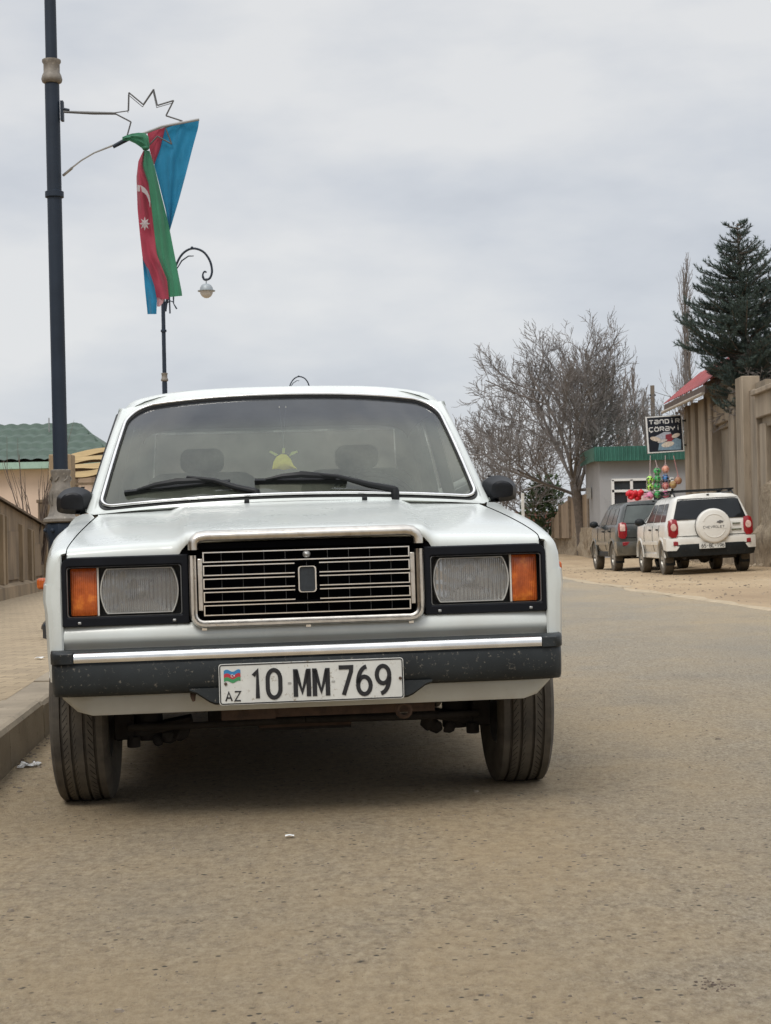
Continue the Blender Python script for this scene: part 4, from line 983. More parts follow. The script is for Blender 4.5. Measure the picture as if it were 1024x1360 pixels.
# ================================================================== STREET LAMPS
pole_m = M('pole_paint', (.018, .027, .042), .5, ior=1.35, var=.25, vscale=3, bmp=.08)
cap_m = M('lamp_ornament_bronze', (.20, .178, .15), .6, .1, var=.35, vscale=16, spots=(.40, .36, .30), spot_scale=30, bmp=.3, bscale=60)
def street_lamp(x, y, label, near=False, rz=0):
    zb = g(x, y) + PAV - .01
    t = thing('street_lamp', label, 'street lamp', (x, y, zb), (0, 0, rz), 'ornamental street lamps along the kerb')
    if near: t.rotation_euler.y = -.004
    mb = MB(); mb.lathe([(.054, 1.15), (.054, 4.12)], n=20); mb.lathe([(.044, 4.12), (.040, 6.2)], n=20); mb.build('pole', pole_m, t)
    mb = MB(); mb.lathe([(.056, 4.13), (.072, 4.14), (.078, 4.16), (.070, 4.19), (.060, 4.21), (.060, 4.275), (.070, 4.29), (.069, 4.305), (.046, 4.31)], n=24)
    mb.build('collar', cap_m, t, smooth=50)
    mb = MB(); mb.lathe([(.16, 0), (.16, .10), (.12, .14), (.105, .20), (.105, .72), (.122, .76), (.13, .80), (.122, .845), (.11, .855)], n=8)
    for i in range(8): a = 2 * pi * (i + .5) / 8; mb.ico((.122 * cos(a), .122 * sin(a), .80), .02, 1)
    mb.build('pedestal', pole_m, t, smooth=25, bevel=.004)
    mb = MB(); mb.lathe([(.11, .855), (.135, .865), (.135, .885), (.10, .905), (.085, .96), (.080, 1.0), (.080, 1.10), (.068, 1.13), (.066, 1.20), (.074, 1.225), (.074, 1.245), (.06, 1.25)], n=24)
    for i in range(8): a = 2 * pi * i / 8; mb.tube([(.082 * cos(a), .082 * sin(a), .99), (.090 * cos(a), .090 * sin(a), 1.03), (.078 * cos(a), .078 * sin(a), 1.09)], .009, 6)
    for i in range(6): a = 2 * pi * i / 6; mb.tube([(.066 * cos(a), .066 * sin(a), 1.16), (.076 * cos(a + .3), .076 * sin(a + .3), 1.18), (.068 * cos(a + .5), .068 * sin(a + .5), 1.20)], .006, 5)
    mb.build('ornate_base', cap_m, t, smooth=50)
    q = lambda u, v: ((u - 217) / 63.2, 0, (777 - v) / 63.2 - .165)
    # smooth arm
    raw = [(219.5, 412), (222, 398), (227, 386), (231, 372), (235, 352), (244, 336), (257, 329), (271, 333), (280, 345), (283, 359), (280, 369), (273, 371), (270.5, 365), (273, 360), (276, 362)]
    pts = []
    for i in range(len(raw) - 1):
        p0, p1, p2, p3 = [Vector(raw[min(max(i + k, 0), len(raw) - 1)]) for k in (-1, 0, 1, 2)]
        for tt in (0, .25, .5, .75): pts.append(.5 * ((2 * p1) + (-p0 + p2) * tt + (2 * p0 - 5 * p1 + 4 * p2 - p3) * tt * tt + (-p0 + 3 * p1 - 3 * p2 + p3) * tt ** 3))
    mb = MB(); mb.tube([q(p.x, p.y) for p in pts], [.030] * 8 + [.024] * (len(pts) - 16) + [.018] * 8, 8)
    mb.tube([q(236, 356), q(243, 345), q(252, 339), q(259, 339)], [.012, .016, .014, .01], 6); mb.ico(q(257, 328), .035, 1)
    mb.tube([q(218, 405), q(226, 398), q(231, 400)], .014, 6); mb.tube([q(231, 392), q(231, 402), q(235, 409)], [.02, .012, .02], 6)
    mb.tube([q(226, 415), q(225.5, 392)], .018, 6)
    mb.build('arm', pole_m, t, smooth=60)
    mb = MB(); mb.tube([q(275, 369), q(275, 377)], .014, 6); c = q(275, 386)
    mb.lathe([(.03, .15), (.075, .14), (.11, .11), (.135, .06), (.142, .015), (.185, .008), (.185, -.008), (.14, -.012)], Matrix.Translation(c), 20); mb.build('lamp_shade', M('shade_grey', (.30, .33, .35), .45, .2, var=.15), t, smooth=45)
    mb = MB(); mb.lathe([(.138, -.012), (.13, -.06), (.10, -.11), (.05, -.145), (.005, -.155)], Matrix.Translation(c), 20); mb.build('globe', M('globe_glass', (.50, .48, .45), .25, var=.1), t, smooth=60)
    for (u, v, r_) in ((218, 560, .058), (218, 440, .05)): mb = MB(); mb.lathe([(.045, 0), (r_ + .012, .01), (r_ + .012, .05), (.045, .06)], Matrix.Translation(q(217, v)), 16); mb.build('pole_ring', pole_m, t)
    return t
LX, LY = at(81, 600, 12.0).x, 12.0
street_lamp(LX, LY, 'nearest tall dark street lamp with a bronze collar, carrying the flag and wire star', True)
p = at(218.5, 500, 34); street_lamp(p.x, 34, 'street lamp with curled arm and hanging globe, its post rising behind the sedan roof')
p = at(376, 560, 62.5); street_lamp(p.x, 62.5, 'farthest street lamp, only its curled arm showing above the sedan roof')
wire_m = M('galvanised_wire', (.10, .10, .10), .5, .3, var=.2)
# wire star on its bracket
tag_o = thing('wire_star', 'open wire star on a thin bracket fixed to the nearest lamp post', 'star decoration')
def z7(u, v, Y=11.9): return at(40 + u / 3.657, v / 3.657, Y)
star_px = [(415, 553), (490, 592), (470, 665), (560, 725), (618, 662), (688, 700), (657, 620), (740, 588), (660, 562), (697, 488), (618, 512), (600, 434), (550, 508), (480, 450), (478, 538)]
mb = MB(); pp = [z7(*q) for q in star_px]
for a, b_ in zip(pp, pp[1:]): mb.tube([a, b_], .0058, 6)
for a, b_ in zip(pp[9:], pp[10:]): mb.tube([a + Vector((-.008, .02, -.012)), b_ + Vector((-.008, .02, -.010))], .0028, 5)
mb.tube([pp[-1], z7(415, 547)], .0042, 6); mb.build('star_frame', wire_m, tag_o)
mb = MB(); mb.tube([z7(415, 551), z7(300, 549), z7(163, 543)], [.010, .012, .009], 8); mb.tube([z7(415, 548), z7(300, 543), z7(240, 548), z7(163, 536)], .003, 5); mb.build('bracket_arm', wire_m, tag_o)
mb = MB(); a = z7(155, 492, 12); b_ = z7(157, 588, 12); mb.bar(a, b_, .02, .05, (0, 1, 0)); mb.tube([z7(160, 530), z7(190, 536)], .012, 6); mb.build('mounting_plate', pole_m, tag_o)
# flag holder + flag
def z8(u, v, Y=11.9): return at(140 + u / 4.689, 150 + v / 4.689, Y)
fl = thing('flagpole_bracket', 'thin curved flagpole arm reaching out from the nearest lamp post', 'flagpole')
mb = MB(); mb.tube([at(84, 233, 12), at(94, 224, 11.95), at(108, 213, 11.93), at(125, 203, 11.92), at(150, 193, 11.9), at(168, 187, 11.9)], [.008, .006, .006, .006, .008, .008], 8); mb.tube([at(84, 233, 12), at(96, 223, 11.95)], .010, 8); mb.build('arm', steel, fl)
mb = MB(); mb.tube([at(150, 195, 11.9), at(165, 187, 11.9), at(176, 182, 11.9)], [.014, .016, .013], 10); mb.build('holder', pole_m, fl)
mb = MB(); mb.tube([at(165, 187, 11.9), at(215, 168, 11.9), at(264.5, 158.5, 11.9)], .010, 8); mb.build('staff', M('staff_grey', (.3, .3, .3), .5, var=.2), fl)
def cloth(name, col):
    m, nt, b = new_mat(name); oc = texco(nt); n = nz(nt, 5, 5, .6, vec=oc)
    r = ramp(nt, n.outputs[0], [(.3, [c * .85 for c in col]), (.7, [min(1, c * 1.12) for c in col])]); nt.links.new(r.outputs[0], b.inputs['Base Color']); b.inputs['Roughness'].default_value = .75
    b.inputs['Sheen Weight'].default_value = .2
    wv = nt.nodes.new('ShaderNodeTexWave'); wv.inputs['Scale'].default_value = 3; wv.inputs['Distortion'].default_value = 4; nt.links.new(mapping(nt, oc, (1, 1, .25), rot=(0, .3, 0)), wv.inputs['Vector']); bump(nt, b, wv.outputs[1], .5, .03)
    trn = nt.nodes.new('ShaderNodeBsdfTranslucent'); nt.links.new(r.outputs[0], trn.inputs[0]); mxs = nt.nodes.new('ShaderNodeMixShader'); mxs.inputs[0].default_value = .45
    nt.links.new(b.outputs[0], mxs.inputs[1]); nt.links.new(trn.outputs[0], mxs.inputs[2]); nt.links.new(mxs.outputs[0], nt.nodes['Material Output'].inputs[0]); return m
cb_, cr_, cg_, cw_ = cloth('cloth_blue', (.018, .22, .40)), cloth('cloth_red', (.40, .055, .09)), cloth('cloth_green', (.055, .25, .14)), cloth('cloth_white', (.62, .60, .60))
flag = thing('flag', 'blue, red and green flag with crescent and star, knotted over the lamp post arm', 'flag')
rng = random.Random(4)
def fold(u, v, amp, k): return amp * sin(k * u + v * .006) + amp * .5 * sin(k * 1.9 * u - v * .011 + 1)
# rear sheet
def rowmesh(name, mat, left, right, vs, Y, amp, k, nu=14, ph=0):
    mb = MB(); rows = []
    for v in vs:
        a, b_ = interp(left, v), interp(right, v)
        rows.append([z8(lerp(a, b_, i / nu), v, Y + fold(i / nu + ph, v, amp, k) - .00002 * v) for i in range(nu + 1)])
    mb.grid(rows); o = mb.build(name, mat, flag, smooth=80); return o
# blue part of the rear sheet: top edge follows the staff
mb = MB(); rows = []
nu = 16
top = lambda s: (lerp(372, 585, s), lerp(90, 36, s)); 
Lf = lambda t: (interp([(0, 372), (.25, 325), (.36, 303), (.55, 335), (.8, 375), (1, 397)], t), lerp(90, 735, t))
Rt = lambda t: (interp([(0, 585), (.08, 578), (.25, 545), (.5, 500), (.7, 462), (1, 400)], t), lerp(36, 737, t))
for j in range(31):
    t = j / 30; a, b_ = Vector(Lf(t)), Vector(Rt(t)); rows.append([z8(*(a.lerp(b_, i / nu)), 11.93 + .022 * sin(9 * i / nu + t * 2.5) * (.35 + t) * (1 - .6 * t) + .008 * sin(21 * i / nu + 3 * t)) for i in range(nu + 1)])
mb.grid(rows); mb.build('blue_cloth', cb_, flag, smooth=80)
mb = MB(); rows = []
for j in range(13):
    t = j / 12; a = Vector((interp([(0, 262), (.4, 268), (1, 300)], t), lerp(122, 320, t))); b_ = Vector((interp([(0, 374), (.6, 340), (1, 304)], t), lerp(88, 322, t)))
    rows.append([z8(*(a.lerp(b_, i / 8)), 11.93 + .016 * sin(6 * i / 8 + 2 * t)) for i in range(9)])
mb.grid(rows); mb.build('red_cloth', cr_, flag, smooth=80)
vs = [235 + i * 22.6 for i in range(41)]
Ls = [(235, 236), (300, 205), (400, 193), (600, 200), (760, 215), (910, 232), (980, 268), (1080, 303), (1165, 320)]
Ms = [(235, 240), (330, 232), (440, 268), (600, 288), (880, 320), (1040, 384), (1140, 394)]
Rs = [(235, 275), (330, 305), (500, 345), (700, 395), (880, 430), (1127, 478)]
rowmesh('red_cloth', cr_, Ls, Ms, vs + [1160], 11.86, .022, 5)
mb = MB(); rows = []
for v in vs:
    a, b_ = interp(Ms, v), interp(Rs, v); rows.append([z8(lerp(a, b_, i / 12), v + (8 * (1 - i / 12) if v > 1100 else 0), 11.855 + .03 * sin(pi * i / 12 * 1.4 + .3) * -1 + .012 * sin(i / 12 * 11 + v * .008)) for i in range(13)])
mb.grid(rows); mb.build('green_cloth', cg_, flag, smooth=80)
rowmesh('blue_cloth', cb_, [(905, 231), (1080, 245), (1246, 262)], [(905, 233), (980, 271), (1080, 306), (1165, 321), (1252, 318)], [905 + 17.4 * i for i in range(21)], 11.87, .018, 5, 8)
rowmesh('pale_hem', cloth('cloth_pale', (.55, .30, .32)), [(1150, 320), (1205, 322)], [(1150, 368), (1180, 360), (1205, 340)], [1150 + 7 * i for i in range(9)], 11.872, .01, 4, 4)
# knot
mb = MB()
kn = [(105, 150, 106, 172), (135, 138, 122, 170), (165, 128, 150, 174), (205, 123, 185, 190), (245, 124, 212, 208), (268, 146, 238, 228), (276, 205, 246, 236)]
rows = []
for i, (a, b_, c, d) in enumerate(kn): rows.append([z8(lerp(a, c, k / 6), lerp(b_, d, k / 6), 11.865 - .035 * sin(pi * k / 6) - .012 * sin(k * 2.4 + i)) for k in range(7)])
mb.grid(rows); 
mb.dome([(250 + 24 * cos(2 * pi * i / 14) * (1 + .15 * sin(3 * i)), 216 + 20 * sin(2 * pi * i / 14)) for i in range(14)], (250, 216), lambda u, v, k: z8(u, v, 11.85 - .035 * (1 - k * k)), 4)
mb.build('green_knot', cg_, flag, smooth=70)
mb = MB()
cre = arc(196, 560, 88, 102, 92, 8, 14)
oc_ = [(200, 447)] + [(x, 1120 - z) for x, z in []]
outer = [(198, 448), (222, 452), (245, 466), (262, 488), (274, 518), (280, 552), (279, 588)]; inner = [(277, 588), (273, 560), (266, 535), (255, 512), (240, 497), (220, 489), (198, 488)]
rows = [[z8(*(Vector(a).lerp(Vector(b_), k / 3)), 11.822) for k in range(4)] for a, b_ in zip(outer, inner[::-1])]
mb.grid(rows); mb.build('crescent', cw_, flag, smooth=60)
mb = MB(); k = mb.add([z8(245, 690, 11.815)] + [z8(245 + (34 if i % 2 == 0 else 17) * sin(pi * i / 8), 690 - (44 if i % 2 == 0 else 22) * cos(pi * i / 8), 11.82) for i in range(16)])
for i in range(16): mb.face((k, k + 1 + i, k + 1 + (i + 1) % 16))
mb.build('star', cw_, flag, smooth=0)

# ================================================================== LEFT SIDE
conc = M('cast_concrete', (.19, .14, .09), .92, var=.5, vscale=2.5, spots=(.13, .10, .07), spot_scale=9, bmp=.5, bscale=40, bd=.01, stretch=(1, 1, .35))
conc2 = M('pale_concrete', (.25, .185, .115), .92, var=.45, vscale=3, spots=(.2, .15, .1), spot_scale=12, bmp=.4, bscale=40, bd=.01, stretch=(1, 1, .3))
lw = thing('concrete_wall', 'low weathered concrete wall with raised panels along the left pavement', 'wall')
Aw, Bw = Vector((-3.263, 0.0)), Vector((-5.72, 27.7)); dw = (Bw - Aw).normalized(); nw = Vector((-dw.y, dw.x)); nw = -nw if nw.x < 0 else nw
def wp(s_, o, z): p = Aw + dw * s_ + nw * o; return (p.x, p.y, z)
Lw = (Bw - Aw).length
wt = lambda s_: interp([(0, 2.4), (10.04, 2.15), (22.85, 1.40), (Lw, 1.10)], s_)
gz = g(-5, 20) + PAV
nseg = 56
mb = MB(); rows = []
for i in range(nseg + 1):
    s_ = Lw * i / nseg; h = wt(s_) + .012 * noise.noise(Vector((s_ * 2, 0, 0)))
    rows.append([wp(s_, .02, gz - .2), wp(s_, .02, h), wp(s_, -.18, h), wp(s_, -.18, gz - .2)])
mb.grid(rows); k = mb.add(rows[-1]); mb.face(range(k, k + 4)); k = mb.add(rows[0]); mb.face(range(k, k + 4)); mb.build('wall_face', conc, lw, smooth=0)
mb = MB(); rows = []
for i in range(nseg + 1):
    s_ = Lw * i / nseg; h = wt(s_); rows.append([wp(s_, .08, h), wp(s_, .085, h + .03), wp(s_, .02, h + .05), wp(s_, -.20, h + .05), wp(s_, -.22, h)])
mb.grid(rows); k = mb.add(rows[-1]); mb.face(range(k, k + 5)); mb.build('coping', M('coping_dark', (.16, .12, .085), .9, var=.3, vscale=6, bmp=.4), lw, smooth=0)
mb = MB(); rows = []
for i in range(nseg + 1): s_ = Lw * i / nseg; rows.append([wp(s_, .14, gz - .1), wp(s_, .13, gz + .16 + .01 * noise.noise(Vector((s_ * 3, 1, 0)))), wp(s_, .02, gz + .20)])
mb.grid(rows); mb.build('plinth', conc2, lw, smooth=0)
s_ = 1.35
mb = MB(); m2 = MB()
while s_ < Lw - 2.3:
    for a, b_ in ((s_, s_ + .20), (s_ + .34, s_ + .42), (s_ + 1.9, s_ + 2.05)):
        z1 = wt(b_) - .16; k0 = [wp(a, .02, gz + .19), wp(b_, .02, gz + .19), wp(b_, .02, z1), wp(a, .02, z1)]; k1 = [wp(a + .01, .075, gz + .19), wp(b_ - .01, .075, gz + .19), wp(b_ - .01, .075, z1 - .02), wp(a + .01, .075, z1 - .02)]
        mb.grid([[p for p in k0], [p for p in k1]], closed=True); k = mb.add(k1); mb.face(range(k, k + 4))
    a, b_ = s_ + .55, s_ + 1.75; z1 = wt(s_ + 1.75) - .30
    k1 = [wp(a + .03, .045, gz + .24), wp(b_ - .03, .045, gz + .24), wp(b_ - .03, .045, z1), wp(a + .03, .045, z1)]; k0 = [wp(a + .03, .02, gz + .24), wp(b_ - .03, .02, gz + .24), wp(b_ - .03, .02, z1), wp(a + .03, .02, z1)]
    m2.grid([k0, k1], closed=True); k = m2.add(k1); m2.face(range(k, k + 4))
    s_ += 2.9
mb.build('rib', conc2, lw, smooth=0, bevel=.008, seg=1); m2.build('panel', conc, lw, smooth=0)
def quad_post(name, px0, px1, py0, Y, mat, label, cat, w=None, cap=0):
    a, b_ = at(px0, py0, Y), at(px1, py0, Y); zt = (a.z + b_.z) / 2; cx = (a.x + b_.x) / 2; wd = b_.x - a.x; zb = g(cx, Y) - .1
    t = thing(name, label, cat, (cx, Y, zb)); mb = MB(); mb.box((0, 0, (zt - zb) / 2), (wd, w or wd, zt - zb)); mb.build('shaft', mat, t, bevel=.02)
    if cap: mb = MB(); mb.box((0, 0, zt - zb + .03), (wd * 1.15, (w or wd) * 1.15, .06)); mb.build('cap', mat, t, bevel=.01)
    return t
quad_post('gate_pillar', 52, 72, 668, 29.2, conc, 'square concrete gate pillar at the far end of the low left wall', 'pillar', cap=1)
quad_post('concrete_post', 67.5, 97, 604, 31, conc2, 'taller pale concrete post just behind the nearest lamp post', 'post')
# bare shrub
bark = M('bark_grey', (.13, .105, .085), .9, var=.35, vscale=12, bmp=.3)
twig_m = M('twig_brown', (.165, .148, .138), .9, var=.3, vscale=3)
def grow(mb, p, d, L, r, depth, rng, P):
    n = P.get('seg', 4); pts = [p]; rr = [r]; q = p.copy(); dd = d.copy()
    for i in range(n):
        dd = (dd + Vector((rng.gauss(0, 1), rng.gauss(0, 1), rng.gauss(0, 1))) * P['wig'] + Vector((0, 0, P['up']))).normalized()
        q = q + dd * L / n; pts.append(q.copy()); rr.append(lerp(r, r * P['tap'], (i + 1) / n))
    mb.tube(pts, rr, 6 if r > .05 else (4 if r > .015 else 3), cap=False)
    if depth <= 0: return
    k = P['kids'][min(depth - 1, len(P['kids']) - 1)]
    for c in range(k):
        t = lerp(P['start'], 1, (c + rng.random()) / k); i = min(n - 1, int(t * n)); b_ = pts[i].lerp(pts[i + 1], t * n - i)
        ax = (pts[i + 1] - pts[i]).normalized(); a = rng.uniform(0, 2 * pi); o = ax.orthogonal().normalized(); o = Matrix.Rotation(a, 3, ax) @ o
        ang = rng.uniform(*P['ang']); nd = (ax * cos(ang) + o * sin(ang)).normalized()
        grow(mb, b_, nd, L * P['ratio'] * rng.uniform(.7, 1.15) * (1.15 - .4 * t), max(P['rmin'], rr[i] * P['rr']), depth - 1, rng, P)
t = thing('bare_shrub', 'leafless upright shrub behind the low concrete wall in front of the beige house', 'shrub', tuple(at(48, 700, 26)))
mb = MB(); rng = random.Random(8)
for i in range(13):
    a = rng.uniform(-.55, .45); grow(mb, Vector((rng.uniform(-.12, .12), rng.uniform(-.2, .2), -.6)), Vector((a, rng.uniform(-.2, .2), 1)).normalized(), rng.uniform(1.1, 1.9), .017, 1, rng, dict(seg=5, wig=.05, up=.04, tap=.3, kids=[3], start=.3, ang=(.15, .4), ratio=.5, rr=.6, rmin=.007))
mb.build('branches', M('shrub_bark', (.10, .075, .06), .9, var=.2), t)
# house with green metal tile roof
hs = thing('house', 'pale beige house with a green metal tile roof behind the left wall', 'house')
Yh = 50; hm = M('beige_plaster', (.60, .47, .37), .9, var=.1, vscale=1.2, spots=(.48, .37, .28), spot_scale=2, bmp=.15, bscale=20)
ez = at(60, 615, Yh).z; rz_ = at(60, 568, Yh + 3.8).z; xr = at(141, 600, Yh).x; xl = xr - 15; xrr = at(107, 566, Yh + 3.8).x
mb = MB(); mb.box(((xl + xr) / 2 - .25, Yh + 4, ez / 2), (15 - .6, 7.2, ez)); mb.build('wall', hm, hs)
groof = M('green_roof_metal', (.050, .082, .060), .6, var=.2, vscale=3, bmp=.1)
mb = MB(); rows = []
NR = 5; sub = 6; cols = 240
for j in range(NR * sub + 1):
    v = j / (NR * sub); ph = (j % sub) / sub; lip = .10 * (1 - ph) if j else .10
    row = []
    for i in range(cols + 1):
        u = i / cols; x = lerp(xl - .3, lerp(xr + .3, xrr, v), u); z = lerp(ez, rz_, v) + .055 * abs(sin(x * pi / .42)) + lip; y = lerp(Yh, Yh + 3.8, v)
        row.append((x, y, z))
    rows.append(row)
    if j and j % sub == 0 and j < NR * sub: rows.append([(p[0], p[1] + .005, p[2] - .10) for p in row])
mb.grid(rows); 
mb.grid([[(xr + .3, Yh, ez), (xr + .3, Yh + 8, ez)], [(xrr, Yh + 3.8, rz_), (xrr, Yh + 4.2, rz_)]]); mb.grid([[(xl, Yh + 8, ez), (xr + .3, Yh + 8, ez)], [(xl, Yh + 4.2, rz_), (xrr, Yh + 4.2, rz_)]])
rf = mb.build('roof', groof, hs, smooth=50)
mb = MB(); mb.tube([(xl, Yh + 3.9, rz_ + .05), (xrr, Yh + 3.9, rz_ + .05), (xr + .3, Yh + .1, ez + .08)], .07, 8); mb.build('ridge_cap', groof, rf)
mb = MB(); mb.box(((xl + xr) / 2, Yh - .03, ez - .06), (15.6, .08, .20)); mb.box(((xl + xr) / 2, Yh + .2, ez - .15), (15.2, .5, .03)); mb.build('fascia', M('mint_fascia', (.30, .44, .36), .6, var=.1), hs)
mb = MB(); p = at(65, 555, Yh + 3); mb.tube([(p.x, p.y, rz_ - .5), (p.x, p.y, p.z)], .02, 6); mb.build('antenna', steel, rf)
# canopy shed with striped sheets
sh = thing('canopy_shed', 'open shed with warped yellow-brown sheets for a roof beside the beige house', 'shed')
Ys = 33; yl_m = M('yellow_sheet', (.50, .37, .19), .7, var=.2, vscale=5, stretch=(.4, .4, 6)); dk = M('sheet_gap', (.10, .065, .035), .8, var=.3)
mb = MB(); m2 = MB()
zA = lambda u: lerp(at(95, 603, Ys).z, at(140, 594, Ys).z, u)
for k in range(4):
    rows = []; r2 = []
    for i in range(13):
        u = i / 12; x = lerp(at(95, 610, Ys).x, at(150, 610, Ys).x, u); z0 = zA(u) - k * .13 + .03 * sin(3 * u + k); hgt = .10 + .02 * sin(5 * u + 2 * k)
        rows.append([(x, Ys - .10 * k, z0), (x, Ys - .10 * k - .03, z0 - hgt), (x, Ys - .10 * k + .01, z0 - hgt)]); r2.append([(x, Ys - .10 * k + .03, z0 - hgt + .01), (x, Ys - .10 * k + .03, z0 - .14)])
    mb.grid(rows); m2.grid(r2)
mb.build('roof_sheets', yl_m, sh, smooth=40); m2.build('roof_gap', dk, sh)
mb = MB(); xa, xb = at(97, 640, Ys).x, at(150, 640, Ys).x
for py in (632, 642.5, 655): z = at(115, py, Ys).z; mb.bar((xa, Ys, z), (xb, Ys, z), .06, .05)
for px in (101, 129, 140): x = at(px, 640, Ys).x; mb.box((x, Ys + .03, 1.2), (.07, .07, 2.3))
mb.build('frame', M('weathered_timber', (.22, .165, .11), .9, var=.3, vscale=10, bmp=.3), sh)
mb = MB(); mb.box(((xa + xb) / 2, Ys + 1.2, 1.0), (xb - xa + .4, .1, 2.2)); mb.build('back_wall', M('shed_plaster', (.50, .38, .29), .9, var=.15), sh)

# ================================================================== BUILDING SEEN THROUGH THE CAR
bb = thing('far_house', 'pale house down the road, seen only through the windows of the white sedan', 'house')
mb = MB(); mb.box((-5.5, 84, 3), (13, 6, 6)); mb.build('wall', M('far_house_plaster', (.70, .56, .42), .9, var=.15, vscale=1), bb)
mb = MB(); mb.prism([(-3.4, 6), (3.4, 6), (0, 7.2)], lambda y, z: (-12.2, 84 + y, z), lambda y, z: (1.2, 84 + y, z)); mb.build('roof', M('far_roof_red', (.22, .08, .06), .8, var=.2), bb)
for x, z in ((-8, 3.8), (-5, 3.8), (-2, 3.8)):
    mb = MB(); mb.box((x, 80.97, z), (1.2, .06, 1.5)); wd = mb.build('window', house_glass, bb)

#@@RIGHT
# ================================================================== RIGHT SIDE: WALL, SHOP, SIGN
plas = M('old_concrete_pilaster', (.28, .228, .168), .92, var=.38, vscale=2.6, spots=(.15, .11, .075), spot_scale=5, bmp=.45, bscale=30, bd=.015, stretch=(1, 1, .18))
plas_d = M('old_concrete_recess', (.24, .20, .15), .92, var=.35, vscale=1.6, spots=(.16, .12, .085), spot_scale=6, bmp=.4, bscale=25, bd=.015, stretch=(1, 1, .4))
stone_m, nt, b = new_mat('crumbling_stone'); oc = texco(nt)
n1 = nz(nt, 3.2, 8, .7, vec=oc); n2 = nz(nt, 14, 6, .7, vec=oc)
c = ramp(nt, n1.outputs[0], [(.3, (.15, .11, .07)), (.45, (.30, .235, .16)), (.6, (.42, .34, .24)), (.75, (.27, .20, .13))]).outputs[0]
c = mixc(nt, ramp(nt, n2.outputs[0], [(.5, (0, 0, 0)), (.66, (.7, .7, .7))]).outputs[0], c, (.16, .12, .08)); nt.links.new(c, b.inputs['Base Color']); b.inputs['Roughness'].default_value = .95
bump(nt, b, n2.outputs[0], .9, .05)
XW = 8.42
def yx(px): return XW / ((px - 512) / F - .0001)
def zx(px, py): return at(px, py, yx(px)).z
rw = thing('monumental_wall', 'tall old concrete wall with fluted pilasters and recessed panels on the right', 'wall')
# backing
YA, YB = 24.0, yx(911.5)
mb = MB(); mb.box((XW + .36, (YA + 36.8) / 2, 1.97), (.14, 36.8 - YA - .02, 4.1)); mb.build('wall_core', plas_d, rw); mb = MB(); mb.box((XW + .36, (36.8 + YB) / 2, 2.12), (.14, YB - 36.8 - .02, 4.4)); mb.build('wall_core', plas_d, rw)
def slab(px0, px1, z0, z1, x0, name='pilaster', mat=plas, bev=.02):
    y0, y1 = yx(px1), yx(px0); mb = MB(); x1 = max(XW + .40, x0 + .10); mb.box(((x0 + x1) / 2, (y0 + y1) / 2, (z0 + z1) / 2), (x1 - x0, y1 - y0, z1 - z0)); return mb.build(name, mat, rw, bevel=bev, seg=1)
zc = 4.40
for a, b_, xo in ((911.5, 916.5, 0), (916.5, 920, .16), (920, 925.5, 0.005), (925.5, 930, .18), (930, 938.5, .01), (938.5, 941, .15), (941, 945.5, .04)): slab(a, b_, 0, zc - (.0 if xo < .1 else .12), XW + xo, bev=.015)
slab(935, 950, zc - .02, zc + .42, XW + .06, 'upper_block', plas_d)
# bay 1: recess 945.5 - 969
slab(945.5, 969, 3.62, 4.14, XW + .10, 'lintel', plas); slab(947, 967.5, 3.50, 3.66, XW + .20, 'lintel_step', plas_d); slab(945.5, 969, 0, 1.45, XW + .10, 'dado', stone_m)
slab(956, 967, 3.9, 4.7, XW + .30, 'yellow_block', M('yellow_stone', (.50, .37, .20), .9, var=.2, bmp=.3))
# pilaster group 2
for a, b_, xo, zz in ((969, 976, .02, 4.40), (976, 982, .20, 4.3), (982, 991, -.02, 4.5), (991, 997, .14, 4.15), (997, 1004, .06, 4.0)): slab(a, b_, 0, zz, XW + xo, bev=.015)
# bay 2 towards the viewer
slab(1004, 1090, 3.42, 3.95, XW + .04, 'lintel', plas); slab(1004, 1090, 3.93, 4.05, XW - .06, 'cornice', plas); slab(1006, 1060, 3.20, 3.44, XW + .16, 'lintel_step', plas_d); slab(1004, 1012, .9, 3.3, XW + .12)
slab(1060, 1075, 0, 3.9, XW + .0); slab(1082, 1090, 0, 3.9, XW)
# weathered lower wall, rough surface
mb = MB(); rows = []
for i in range(50):
    y = lerp(YA, yx(1003), i / 49); row = []
    for j in range(13):
        z = lerp(-.05, 2.05, j / 12); d = .10 + .10 * noise.noise(Vector((y * 1.6, z * 2.0, 1))) + .05 * noise.noise(Vector((y * 5, z * 5, 2))); d += -.10 if z < .95 else 0
        row.append((XW + d - .02 + (.25 if j == 12 else 0), y, z + g(XW, y) * 0 + (.14 * noise.noise(Vector((y * 1.1, 3, 1))) if j > 10 else 0)))
    rows.append(row)
mb.grid(rows); mb.build('lower_stonework', stone_m, rw, smooth=30)
mb = MB(); rng = random.Random(9)
for i in range(70):
    y = rng.uniform(30, 44); mb.ico((XW - rng.uniform(0, .35) ** 1.0, y, g(XW, y)), rng.uniform(.02, .09), 1, .3, (1, 1, .6), rng)
tag(mb.build('rubble', stone_m, smooth=0), 'broken stones and rubble lying along the foot of the tall wall', 'rubble', kind='stuff')
